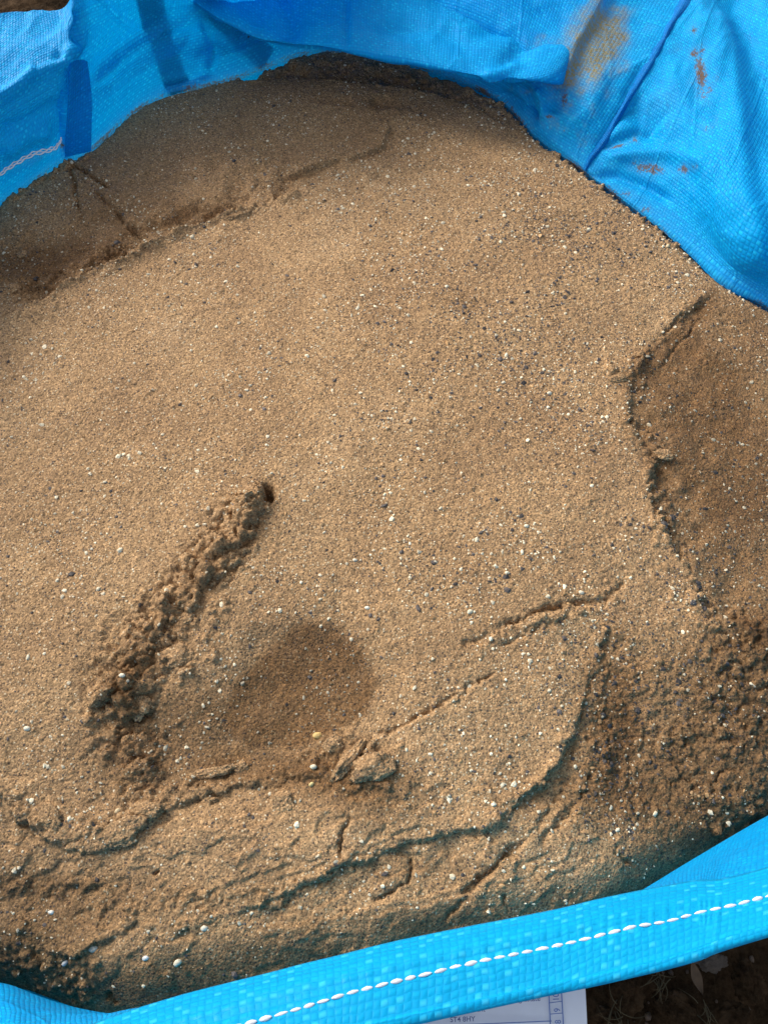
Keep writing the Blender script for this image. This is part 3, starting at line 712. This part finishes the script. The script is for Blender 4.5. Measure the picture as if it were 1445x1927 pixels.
# make normals point to the inside (towards C0/up)
u_p, v_p = pix(G)
hh_ = G[..., 2] - GZ
arc = np.cumsum(np.linalg.norm(np.diff(G[:, nL + 20], axis=0, append=G[:1, nL + 20]), axis=-1))
colarc = np.cumsum(np.linalg.norm(np.diff(G, axis=1, prepend=G[:, :1]), axis=-1), 1)
upmask = sstep(0.004, 0.04, hh_)
A = arc[:, None] * np.ones_like(hh_)
disp = 0.0035 * fbm(A * 9, colarc * 5, 3, 71) + 0.0018 * fbm(A * 30 + colarc * 22, colarc * 14 - A * 8, 3, 72) + 0.0050 * (0.25 - np.abs(fbm(A * 16 - colarc * 13, colarc * 19 + A * 7, 3, 73, .45)))
frontm = (v_p > 1400)
disp = np.where(frontm, disp * 0.25 * (1 - sstep(.15, .18, hh_)), disp) * upmask
def pf(pts, wid, h, ridge=True, taper=0.15, oneside=0):
    """fold along a pixel-space line on the far part of the bag"""
    m = (v_p < 700) & (hh_ > 0.0)
    d, sd_, t = linedist(u_p, v_p, pts); tp = np.clip(np.minimum(t, 1 - t) / taper, 0, 1)
    if oneside: f = np.where(d * sd_ * oneside > 0, np.exp(-(d / (wid * 3.5)) ** 2), np.exp(-(d / (wid * .7)) ** 2))
    else: f = np.exp(-(d / wid) ** 2)
    return np.where(m, h * f * tp, 0)
# folds: + is towards the camera (set below by orientation)
fold = 0
fold += pf([(1320, 0 - 40), (1372, 90), (1385, 220), (1402, 360), (1442, 480), (1480, 560)], 34, 0.014, oneside=1)
fold += pf([(1340, -40), (1430, 120), (1500, 330)], 40, -0.010)
fold += pf([(1250, 120), (1270, 200), (1320, 300), (1400, 420)], 26, 0.004)
fold += pf([(1130, 300), (1200, 290), (1260, 292), (1350, 330)], 13, 0.005)
fold += pf([(1110, 330), (1160, 330), (1220, 355), (1270, 385)], 9, -0.005)
fold += pf([(1180, 190), (1215, 225), (1240, 250)], 26, -0.007)
fold += pf([(1130, 280), (1160, 265), (1200, 250), (1250, 265)], 9, -0.004)
fold += pf([(930, 175), (985, 200), (1010, 240)], 12, -0.006)
fold += pf([(1010, 165), (1020, 190), (1022, 225)], 7, 0.005)
fold += pf([(985, 160), (995, 200), (1005, 225)], 9, -0.008)
fold += pf([(1055, 150), (1050, 185), (1040, 215)], 12, -0.008)
fold += pf([(1062, 150), (1080, 90), (1120, 20), (1150, -40)], 14, 0.007, oneside=-1)
fold += pf([(1140, 120), (1110, 200), (1060, 260)], 24, 0.004)
fold += pf([(1210, 120), (1160, 220), (1110, 300)], 10, -0.003)
# left wall
fold += pf([(150, 130), (180, 160), (200, 120), (270, 70), (330, 40)], 16, -0.004)
fold += pf([(200, 190), (180, 160), (230, 110), (300, 60), (400, 20)], 12, 0.004)
fold += pf([(180, -20), (215, 25), (260, 60)], 6, 0.004)
fold += pf([(395, 140), (400, 90), (380, 30)], 7, 0.005)
fold += pf([(300, 170), (350, 160), (400, 135)], 8, -0.004)
fold += pf([(-40, 210), (40, 160), (75, 128), (118, 116), (150, 80), (160, 40)], 12, 0.008)
fold += pf([(60, 130), (100, 118), (125, 100)], 12, -0.006)
fold += pf([(0, 290), (50, 250), (100, 250)], 20, 0.006)
fold += pf([(0, 250), (60, 230), (120, 190)], 15, -0.005)
fold += pf([(122, 300), (122, 240), (122, 170)], 5, -0.007, taper=.1)
fold += pf([(145, 20), (140, 50), (145, 90)], 8, -0.007)
sgn = np.sign(np.sum(Nn * (np.array([0, 0, GZ + CAMH]) - G), -1)); 
G = G + Nn * (disp * 1.0 + 1.35 * fold * sgn)[..., None]
# dirt marks
u2, v2 = pix(G)
far = v2 < 700
def dm(px, py, rx, ry, rot=0.0, pw=2):
    x = u2 - px; y = v2 - py; ca, sa = math.cos(rot), math.sin(rot)
    q = np.hypot((x * ca + y * sa) / rx, (-x * sa + y * ca) / ry); q = q * (1 + 0.9 * fbm(u2 / 26, v2 / 26, 4, 410, .6)); return np.where(far, np.exp(-q ** pw), 0)
dirt = sum(w * dm(*a) for w, a in [(1.1, (1318, 140, 16, 38, -0.15)), (.9, (1305, 100, 8, 14)), (.9, (1305, 60, 8, 9)), (.9, (1062, 185, 9, 20, .2)), (.7, (1062, 243, 10, 8)),
      (.9, (1032, 219, 12, 5)), (.9, (1225, 318, 40, 10, .15)), (.8, (1285, 318, 14, 12)), (1.1, (1160, 276, 24, 4, -.3)), (.5, (1150, 70, 40, 40)), (.6, (1328, 245, 9, 9)),
      (.6, (1272, 92, 8, 8)), (.4, (1250, 190, 30, 30)), (.5, (1180, 365, 12, 8)), (.5, (1215, 395, 14, 8)), (.8, (118, 272, 9, 12)), (.5, (80, 290, 40, 7, -.4))])
rust = sum(w * dm(*a) for w, a in [(.9, (1106, 92, 46, 74, .5)), (.95, (1142, 85, 14, 38, .25)), (.6, (1125, 40, 30, 34)), (.5, (1075, 140, 18, 30, .3))])
dirt = dirt + 1.0 * np.exp(-np.maximum(hh_, 0) / 0.006) * (0.62 + 0.5 * fbm(A * 40, colarc * 40, 2, 9)) * (hh_ > -0.01)
dirt = np.clip(dirt, 0, 1); rust = np.clip(rust, 0, 1)
uvm = np.stack([A, colarc + 0 * A], -1)
# the closing column gets its own vertices so the weave does not smear
Gc = np.concatenate([G, G[:1]], 0); uvc = np.concatenate([uvm, uvm[:1] + np.array([arc[-1], 0])], 0)
uvc[0, :, 0] = 0
dc = np.concatenate([dirt, dirt[:1]], 0); rc = np.concatenate([rust, rust[:1]], 0)
n_, m_ = Gc.shape[:2]
obj('side_wall', mesh_np('side_wall', Gc.reshape(-1, 3), gridfaces(n_, m_), uvc.reshape(-1, 2), {'dirt': dc.ravel(), 'rust': rc.ravel()}), BLUE, bag)
# bottom of the bag
Bv = np.concatenate([[[C0[0], C0[1], 0.004]], G[::10, 0]]); nb = len(Bv) - 1
obj('base_panel', mesh_np('base_panel', Bv, np.array([(0, 1 + i, 1 + (i + 1) % nb) for i in range(nb)]), Bv[:, :2]), BLUE, bag)

def sheet(name, ctrl, nu, nv, mat, parent, wr=0.001, seed=0, thick=0.0, closedsec=False, uvs=None, extra=None, noise_s=(20, 12)):
    c = resample(resample(np.array(ctrl), nv, 1), nu, 0)
    N = normals(c); s = np.sign(np.sum(N * (np.array([0, 0, GZ + CAMH]) - c), -1, keepdims=True)); N = N * s
    a = np.cumsum(np.linalg.norm(np.diff(c[:, nv // 2], axis=0, prepend=c[:1, nv // 2]), axis=-1))[:, None] * np.ones((1, nv))
    b = np.cumsum(np.linalg.norm(np.diff(c, axis=1, prepend=c[:, :1]), axis=-1), 1)
    c = c + N * (wr * fbm(a * noise_s[0], b * noise_s[1], 3, seed))[..., None]
    if extra is not None: c = c + N * extra(c)[..., None]
    at = {'dirt': np.zeros(nu * nv), 'rust': np.zeros(nu * nv)}
    V = c.reshape(-1, 3); Fq = gridfaces(nu, nv); UV = np.stack([a, b], -1).reshape(-1, 2)
    if thick:
        V2 = (c - N * thick).reshape(-1, 3); k = len(V)
        F2 = Fq[:, ::-1] + k
        e = []
        for j in (0, nv - 1):
            for i in range(nu - 1): e.append((i * nv + j, (i + 1) * nv + j, (i + 1) * nv + j + k, i * nv + j + k))
        for i in (0, nu - 1):
            for j in range(nv - 1): e.append((i * nv + j, i * nv + j + 1, i * nv + j + 1 + k, i * nv + j + k))
        V = np.concatenate([V, V2]); Fq = np.concatenate([Fq, F2, np.array(e)]); UV = np.concatenate([UV, UV])
        at = {q: np.zeros(len(V)) for q in at}
    o = obj(name, mesh_np(name, V, Fq, UV, at), mat, parent)
    return o, c, N

# drooping fold of the far side
def fl(px, py, h, tx, th=.12):
    return [P(px + 4, py - 40, h - .030), P(px + 2, py - 8, h - .016), P(px, py, h - .004), P(px + (tx - px) * .1, py - 12, h + .003), P(px + (tx - px) * .3, max(py - 60, -60) if py > 0 else py - 30, h + .004), P(px + (tx - px) * .7, -90 if py < 60 else -60, h + .006), P(tx, -170, h + .010)]
FL = [fl(325, -22, .105, 330), fl(400, 30, .095, 405), fl(450, 56, .088, 455), fl(490, 75, .082, 495), fl(550, 86, .077, 560), fl(600, 90, .074, 610), fl(650, 98, .070, 660), fl(720, 112, .068, 730),
      fl(800, 126, .066, 810), fl(900, 146, .066, 920), fl(980, 152, .066, 1020), 
      [P(1030, 120, .035), P(1030, 142, .050), P(1030, 153, .062), P(1036, 136, .070), P(1070, 70, .078), P(1110, -40, .088), P(1130, -170, .10)],
      [P(1050, 130, .025), P(1052, 145, .040), P(1057, 156, .052), P(1066, 125, .066), P(1100, 62, .076), P(1150, -30, .086), P(1180, -170, .098)],
      [P(1062, 140, .010), P(1064, 148, .020), P(1066, 156, .030), P(1080, 125, .046), P(1114, 62, .058), P(1165, -30, .070), P(1195, -170, .085)]]
def flx(c):
    a, b = pix(c); e = 0
    for pts, w, h in [([(520, -40), (540, 20), (552, 84)], 20, -.010), ([(650, -20), (652, 40), (652, 95)], 7, -.004), ([(680, 10), (800, -10), (900, -40)], 20, .004),
                      ([(980, 110), (940, 140), (900, 150)], 12, .006), ([(880, 60), (960, 50), (1050, 20)], 16, -.006), ([(940, 150), (960, 110), (1000, 70), (1060, 30)], 18, -.007),
                      ([(400, 5), (470, 50), (520, 70)], 14, .004), ([(560, 40), (640, 60), (800, 90)], 18, .004), ([(700, 60), (820, 50), (900, 100)], 16, -.005)]:
        d, _, t = linedist(a, b, pts); e = e + h * np.exp(-(d / w) ** 2) * np.clip(np.minimum(t, 1 - t) / .2, 0, 1)
    return e
sheet('folded_rim', FL, 420, 110, BLUE, bag, 0.0035, 91, extra=flx)

# doubled strip at the left seam
SL = [[P(121, 296, .004), P(122, 255, .036), P(128, 180, .078), P(134, 118, .108)],
      [P(145, 290, .003), P(146, 245, .034), P(150, 172, .070), P(150, 112, .100)],
      [P(170, 284, .002), P(171, 240, .030), P(171, 180, .058), P(163, 116, .090)]]
SL = [[q + np.array([0.004, -0.006, 0.004]) for q in r] for r in SL]
sheet('seam_tape', SL, 40, 80, TAPEM, bag, 0.001, 55)

# rolled seam at the right, from the rim down to the sand
Gf = G[:, nL:][(v_p[:, nL:].min(1) < 300)].reshape(-1, 3); gu, gv = pix(Gf)
cpts = [(1300, -45), (1288, 0), (1262, 45), (1235, 95), (1205, 145), (1172, 205), (1140, 258), (1112, 298), (1099, 320)]
SR = []
for t in (-1, -.55, 0, .55, 1):
    r = []
    for i, (x, y) in enumerate(cpts):
        w = (9.5 - i * 0.5) * (1 + .25 * math.sin(i * 2.3)); xx, yy = x + t * w * .85, y + t * w * .5
        k = np.argsort((gu - xx) ** 2 + (gv - yy) ** 2)[:4]
        r.append(P(xx, yy, Gf[k, 2].mean() - GZ) + np.array([-.25, -.55, .6]) * (0.0060 * (1 - t * t) - 0.0006 + 0.0012 * math.sin(i * 1.7)))
    SR.append(r)
sheet('corner_seam', SR, 24, 260, SEAMM, bag, 0.0012, 58, thick=0.0, noise_s=(40, 60))

# hem along the near rim: folded band with white stitches
i0_, i1_ = int(20.3 / len(COL) * NCOL), int(32.2 / len(COL) * NCOL)
GH = G[i0_:i1_, nL + 60:nL + 91]; NH = normals(GH)
NH = NH * np.sign(np.sum(NH * (np.array([0, 0, GZ + CAMH]) - GH), -1, keepdims=True))
dl = GH[:, -1] - GH[:, -3]; dl /= np.linalg.norm(dl, axis=1, keepdims=True)
q_ = np.linspace(0, 1, 31)
prof = 0.0020 + 0.0010 * np.exp(-((q_ - .02) / .05) ** 2) + 0.0010 * np.exp(-((q_ - .98) / .05) ** 2) - 0.0009 * np.exp(-((q_ - .43) / .05) ** 2)
aa = np.arange(i1_ - i0_)[:, None]
pro = prof[None] + 0.0006 * fbm(aa * .02 + 0 * q_[None], q_[None] * 2 + 0 * aa, 3, 66) + 0.0005 * np.sin(aa * .9) * np.exp(-((q_[None] - .43) / .10) ** 2) * np.abs(q_[None] - .43) * 12
top = GH + NH * pro[..., None]
n9 = NH[:, -1]; n0 = NH[:, 0]
HC = np.concatenate([(GH[:, :1] - n0[:, None] * .0006), (GH[:, :1] + n0[:, None] * .0010), top, (GH[:, -1] + dl * .0022 + n9 * .0014)[:, None], (GH[:, -1] + dl * .0026 - n9 * .0006)[:, None],
                     (GH[:, -1] + dl * .0010 - n9 * .0026)[:, None], (GH[:, -4] - NH[:, -4] * .0030)[:, None]], 1)
a_h = np.cumsum(np.linalg.norm(np.diff(HC[:, 15], axis=0, prepend=HC[:1, 15]), axis=-1))[:, None] * np.ones((1, HC.shape[1]))
b_h = np.cumsum(np.linalg.norm(np.diff(HC, axis=1, prepend=HC[:, :1]), axis=-1), 1)
z_ = np.zeros(HC.shape[0] * HC.shape[1])
hem = obj('hem', mesh_np('hem', HC.reshape(-1, 3), gridfaces(*HC.shape[:2]), np.stack([a_h, b_h], -1).reshape(-1, 2), {'dirt': z_, 'rust': z_}), HEMM, bag)
# stitches along the stitch line
SLN = [(1600, 1652), (1445, 1686), (1370, 1706), (1326, 1714), (1256, 1734), (1197, 1743), (1062, 1777), (1000, 1790), (981, 1793), (884, 1813), (836, 1825), (739, 1848), (652, 1870), (570, 1896), (473, 1924), (380, 1950)]
HCf = top.reshape(-1, 3); hu, hv = pix(HCf)
def on_hem(px, py):
    k = np.argmin((hu - px) ** 2 + (hv - py) ** 2); return HCf[k]
line = np.array(SLN, float)[::-1]; sl_ = np.r_[0, np.cumsum(np.hypot(*(line[1:] - line[:-1]).T))]
def lp(s): return np.interp(s, sl_, line[:, 0]), np.interp(s, sl_, line[:, 1])
import bmesh
def bead_mesh(seed):
    bm = bmesh.new(); bmesh.ops.create_uvsphere(bm, u_segments=12, v_segments=10, radius=1.0)
    for v in bm.verts:
        z = v.co.z; q = 1 - 0.25 * abs(z) ** 2
        tw = 0.10 * math.sin(5 * math.atan2(v.co.y, v.co.x) + 9 * z + seed)
        v.co = Vector((z, v.co.x * q * (1 + tw), v.co.y * q * (1 + tw)))
    m = bpy.data.meshes.new('stitch'); bm.to_mesh(m); bm.free(); m.polygons.foreach_set('use_smooth', [True] * len(m.polygons)); m.materials.append(WHITE); return m
beads = [bead_mesh(s) for s in range(3)]
s = 4.0; i = 0
while s < sl_[-1] - 30:
    ln = 24.5 + random.uniform(-3.5, 3.5); a = on_hem(*lp(s)); b = on_hem(*lp(s + ln))
    pa, pb = P(*lp(s), a[2] - GZ), P(*lp(s + ln), b[2] - GZ)
    c = (pa + pb) / 2; c[2] += 0.0003; d = Vector(pb - pa)
    o = bpy.data.objects.new('stitch', beads[i % 3]); scene.collection.objects.link(o); o.parent = hem
    o.location = c; o.rotation_euler = d.to_track_quat('X', 'Z').to_euler(); L = d.length / 2
    w = 0.00100 * random.uniform(.75, 1.15)
    o.scale = (L * 0.99, w, w * 0.75); o.rotation_euler.z += random.uniform(-.05, .05)
    s += ln + 4.0 + random.uniform(-.6, .6); i += 1

# thin thread along the left seam
def tube(name, pts, r, mat, parent=None, seg=8, twist=0):
    pts = np.array(pts, float); n = len(pts); V = []; t = np.gradient(pts, axis=0); t /= np.linalg.norm(t, axis=1, keepdims=True)
    ref = np.array([0, 0, 1.0])
    for i in range(n):
        a = np.cross(t[i], ref); a /= np.linalg.norm(a) + 1e-9; b = np.cross(a, t[i])
        rr = r[i] if hasattr(r, '__len__') else r
        for k in range(seg):
            an = 2 * math.pi * k / seg; V.append(pts[i] + (a * math.cos(an) + b * math.sin(an)) * rr)
    Fq = [(i * seg + k, i * seg + (k + 1) % seg, (i + 1) * seg + (k + 1) % seg, (i + 1) * seg + k) for i in range(n - 1) for k in range(seg)]
    return obj(name, mesh_np(name, V, Fq), mat, parent)
th = np.array([P(-40, 358, .046), P(0, 336, .046), P(22, 320, .048), P(45, 306, .048), (P(70, 293, .048)), P(95, 287, .046), P(112, 280, .044), P(121, 266, .046)])
th = th + np.array([0.0, -0.004, 0.006])
tp = resample(th, 90, 0); ar = np.linspace(0, 60, 90)
for ph in (0, 2.1, 4.2):
    off = np.stack([np.cos(ar + ph), np.sin(ar + ph) * .6, np.sin(ar + ph)], 1) * 0.0006
    tube('seam_thread', tp + off + np.array([0, -0.0014 * (ph - 2), 0]), 0.00065, WHITE, bag)

# lifting straps on the outside of the far side, seen dark through the cloth
def strap(pts, w):
    rows = []
    for (x, y, h) in pts:
        k = np.argmin((gu - x) ** 2 + (gv - y) ** 2); rows.append(Gf[k])
    rows = resample(np.array(rows), 40, 0); t = np.gradient(rows, axis=0); t /= np.linalg.norm(t, axis=1, keepdims=True)
    outv = np.array([rows[len(rows) // 2][0] - C0[0], rows[len(rows) // 2][1] - C0[1], 0.0]); outv /= np.linalg.norm(outv)
    sv = np.cross(t, outv); sv /= np.linalg.norm(sv, axis=1, keepdims=True)
    g = []
    for k in (-1, -.5, 0, .5, 1):
        row = []
        for i in range(len(rows)):
            c = rows[i] + sv[i] * k * w
            q = Gf[np.argsort(np.sum((Gf - c) ** 2, 1))[:1]].mean(0)
            row.append(c + outv * (max(0.0, np.dot(q - c, outv)) + 0.004))
        g.append(row)
    sheet('lifting_strap', g, 12, 80, STRAPM, bag, 0.0002, 5, thick=0.0012)
strap([(338, 165, .0), (325, 145, .025), (306, 100, .048), (290, 50, .074), (279, 0, .098), (268, -60, .122)], .016)
strap([(500, 110, .0), (470, 85, .035), (425, 40, .062), (395, 0, .08), (360, -60, .11)], .015)

# ------------------------------------------------------------------ delivery sheet outside the near wall
PAPER = plain('printed_paper', (0.62, 0.68, 0.78), 0.5, 0.05, 40, 0.2)
INK = plain('blue_ink', (0.10, 0.17, 0.42), 0.6, 0.1, 300)
DARKINK = plain('dark_blue_ink', (0.07, 0.11, 0.26), 0.6, 0.1, 300)
note = bpy.data.objects.new('delivery_note', None); scene.collection.objects.link(note)
tag(note, 'white printed paper form with blue lines hanging outside the near rim of the bag', 'label')
H0 = 0.195; Y0 = P(1000, 1880, H0)[1]; SLOPE = 0.55
def on_paper(px, py, off=0.0):
    a = (px - 722.5) / F; b = -(py - 963.5) / F
    d = np.array([a, b * CT + ST, b * ST - CT])
    # plane z = GZ + H0 + SLOPE*(y-Y0)
    t = (H0 - CAMH - SLOPE * Y0) / (d[2] - SLOPE * d[1])
    p = d * t; nrm = np.array([0, -SLOPE, 1]) / math.hypot(1, SLOPE)
    return p + np.array([0, 0, GZ + CAMH]) + nrm * off
def pq(x, y):   # 2-D paper pixels with the tilt of the sheet
    return x, y
rows = []
for t in np.linspace(0, 1, 5):
    rows.append([on_paper((700 + 12 * s_) * (1 - t) + (1099 + 9.5 * s_) * t, (1838 + 190 * s_) + 14 - 18 * t) + np.array([0, 0, .0008 * math.sin(7 * t + 3 * s_)]) for s_ in np.linspace(0, 1, 5)])
PG = resample(resample(np.array(rows), 40, 1), 60, 0)
obj('paper_sheet', mesh_np('paper_sheet', PG.reshape(-1, 3), gridfaces(60, 40), PG.reshape(-1, 3)[:, :2]), PAPER, note)
def rule(p0, p1, w=1.6, name='printed_line'):
    a = np.array(p0, float); b = np.array(p1, float); d = (b - a) / np.linalg.norm(b - a); n = np.array([-d[1], d[0]]) * w / 2
    V = []
    for t in np.linspace(0, 1, 12):
        for s_ in (-1, 1):
            c = a + (b - a) * t + n * s_; V.append(on_paper(c[0], c[1], .0016))
    obj(name, mesh_np(name, V, gridfaces(12, 2)), INK, note)
rule((1029.5, 1838), (1037, 1990), 2.2); rule((1053, 1836), (1062, 1990), 2.2)
rule((1032, 1883), (1056, 1880)); rule((1034, 1904), (1057.5, 1902)); rule((1036, 1926), (1059, 1924)); rule((1037, 1948), (1060, 1946))
rule((760, 1928.5), (1036, 1917), 2.0)
def text(body, px, py, size, rot, mat=None, name='printed_text'):
    """text whose lower left stands at a paper pixel; rot in degrees anticlockwise"""
    cu = bpy.data.curves.new('t', 'FONT'); cu.body = body; cu.size = 1.0; cu.offset = 0.012
    tmp = bpy.data.objects.new('t', cu); scene.collection.objects.link(tmp)
    bpy.context.view_layer.update()
    m = bpy.data.meshes.new_from_object(tmp.evaluated_get(bpy.context.evaluated_depsgraph_get()))
    bpy.data.objects.remove(tmp); ca, sa = math.cos(math.radians(rot)), math.sin(math.radians(rot))
    for v in m.vertices:
        x, y = v.co.x * size * 0.95, v.co.y * size
        v.co = Vector(on_paper(px + x * ca - y * sa, py - (x * sa + y * ca), .0020))
    m.name = name
    obj(name, m, mat or INK, note)
text('ST4 8HY', 846, 1918, 13.5, 2.3, DARKINK)
text('ment', 886, 1899, 13, 2.3, DARKINK)
text('ng Estate', 968, 1880, 13.5, 2.3, DARKINK)
text('8', 1053, 1921, 16, 92); text('9', 1051.5, 1899, 16, 92); text('10', 1049.5, 1878.5, 16, 92)

# ------------------------------------------------------------------ ground
def ground():
    n = 420; xs = np.concatenate([np.linspace(-40, -1.6, 30), np.linspace(-1.5, 1.5, n), np.linspace(1.6, 40, 30)])
    ys = np.concatenate([np.linspace(-30, -1.1, 30), np.linspace(-1.0, 3.0, n), np.linspace(3.1, 60, 30)])
    GX, GY = np.meshgrid(xs, ys, indexing='ij')
    z = 0.030 * fbm(GX * 5, GY * 5, 5, 101, .55) + 0.018 * np.abs(fbm(GX * 18, GY * 18, 4, 102, .6)) - 0.03
    z *= (np.hypot(GX, GY) < 6)
    bagd = np.hypot(GX, GY - .45); z = np.where(bagd < .5, -0.03, z)
    me = mesh_np('ground', np.stack([GX, GY, z], -1).reshape(-1, 3), gridfaces(len(xs), len(ys)))
    tag(obj('ground', me, SOIL), kind='structure', label='dark brown bare soil')
ground()
SOILC = SOIL
LEAFM = plain('dry_leaf', (0.075, 0.045, 0.022), 0.8, 0.3, 90)
GRASSM = plain('dry_grass', (0.07, 0.055, 0.024), 0.8, 0.2, 90)
STONE = plain('grey_stone', (0.055, 0.042, 0.031), 0.8, 0.3, 60, 0.6, 0.003)
gc = [(1335, 1808, 26, 15, 'grey brown lumpy clod of soil just below the bag rim at the right', STONE), (1180, 1870, 34, 22, 'dark clod of soil beside the paper form', SOILC), (1410, 1850, 30, 22, 'dark clod of soil at the right edge of the photograph', SOILC),
      (1270, 1905, 34, 24, 'low brown clod of soil at the bottom right', SOILC), (1140, 1915, 20, 14, 'small clod at the bottom next to the paper edge', SOILC), (1380, 1915, 24, 18, 'rounded clod in the bottom right corner', SOILC), (1230, 1842, 16, 12, 'small clod under the rim, left of the dry leaf', SOILC)]
for i, (px, py, a, b, lab, mt) in enumerate(gc):
    p = P(px, py, -GZ + 0.005); k = 1.25 / F
    o = obj('soil_clod', rock_mesh('soil_clod', (a * k, b * k, b * k * .7), i + 77, sub=5, jag=0.5), mt); o.location = p; o.rotation_euler = (0, 0, i * .8)
    tag(o, lab, 'soil clod', 'clods of soil on the ground')
# leaf
p = P(1308, 1838, -GZ + 0.022); k = 1.25 / F
lv = []
for i, t in enumerate(np.linspace(-1, 1, 14)):
    w = 9 * (1 - abs(t) ** 1.6) + .3
    for j in (-1, -.5, 0, .5, 1): lv.append((j * w * k, t * 24 * k, (abs(j) * 3 + 2 * t * t) * k))
o = obj('dry_leaf', mesh_np('dry_leaf', lv, gridfaces(14, 5)), LEAFM); o.location = p; o.rotation_euler = (0.1, .2, .25)
tag(o, 'narrow dead brown leaf on the soil at the bottom right', 'leaf')
def tuft(px, py, n, lab, ln):
    root = bpy.data.objects.new('grass_tuft', None); scene.collection.objects.link(root); root.location = P(px, py, -GZ + .01)
    tag(root, lab, 'grass', 'dry grass tufts on the soil')
    for i in range(n):
        an = rng.normal() * .9 + 4.0; l = ln * rng.uniform(.4, 1.1); o_ = rng.normal(size=2) * .006; cv = rng.normal() * .7; pts = [np.array([o_[0] + math.cos(an + cv * t) * l * t, o_[1] + math.sin(an + cv * t) * l * t, .012 * math.sin(t * 2.8)]) for t in np.linspace(0, 1, 8)]
        tube('blade', pts, [0.0008 * (1 - q * .8) for q in np.linspace(0, 1, 8)], GRASSM, root, seg=4)
tuft(1240, 1838, 14, 'small tuft of dry grass on the soil just under the bag rim', .035)
tuft(1165, 1905, 10, 'sparse tuft of dry grass near the paper form', .05)
tuft(1320, 1895, 9, 'thin dry grass stems in the bottom right soil', .05)
n = 1500; xs = rng.uniform(-1.0, 1.2, n); ys = rng.uniform(-.6, -.02, n); r = np.clip(rng.lognormal(math.log(.0028), .5, n), .001, .009)
v = ICO_V[None] * rng.uniform(.7, 1.25, (n, 12, 1)) * r[:, None, None]
z = 0.030 * fbm(xs * 5, ys * 5, 5, 101, .55) + 0.018 * np.abs(fbm(xs * 18, ys * 18, 4, 102, .6)) - 0.03
Vg = (v + np.stack([xs, ys, z], 1)[:, None]).reshape(-1, 3); Fg = (ICO_F[None] + (np.arange(n) * 12)[:, None, None]).reshape(-1, 3)
tint = np.repeat(np.where(rng.random((n, 1)) < .12, np.array([[.38, .30, .20]]), np.array([[.05, .032, .02]]) * rng.uniform(.5, 2, (n, 1))), 12, 0)
tag(obj('soil_crumbs', mesh_np('soil_crumbs', Vg, Fg, attrs={'tint': np.concatenate([tint, np.ones((n * 12, 1))], 1)}), GRIT), 'loose crumbs and grit on the dark soil', 'soil', kind='stuff')
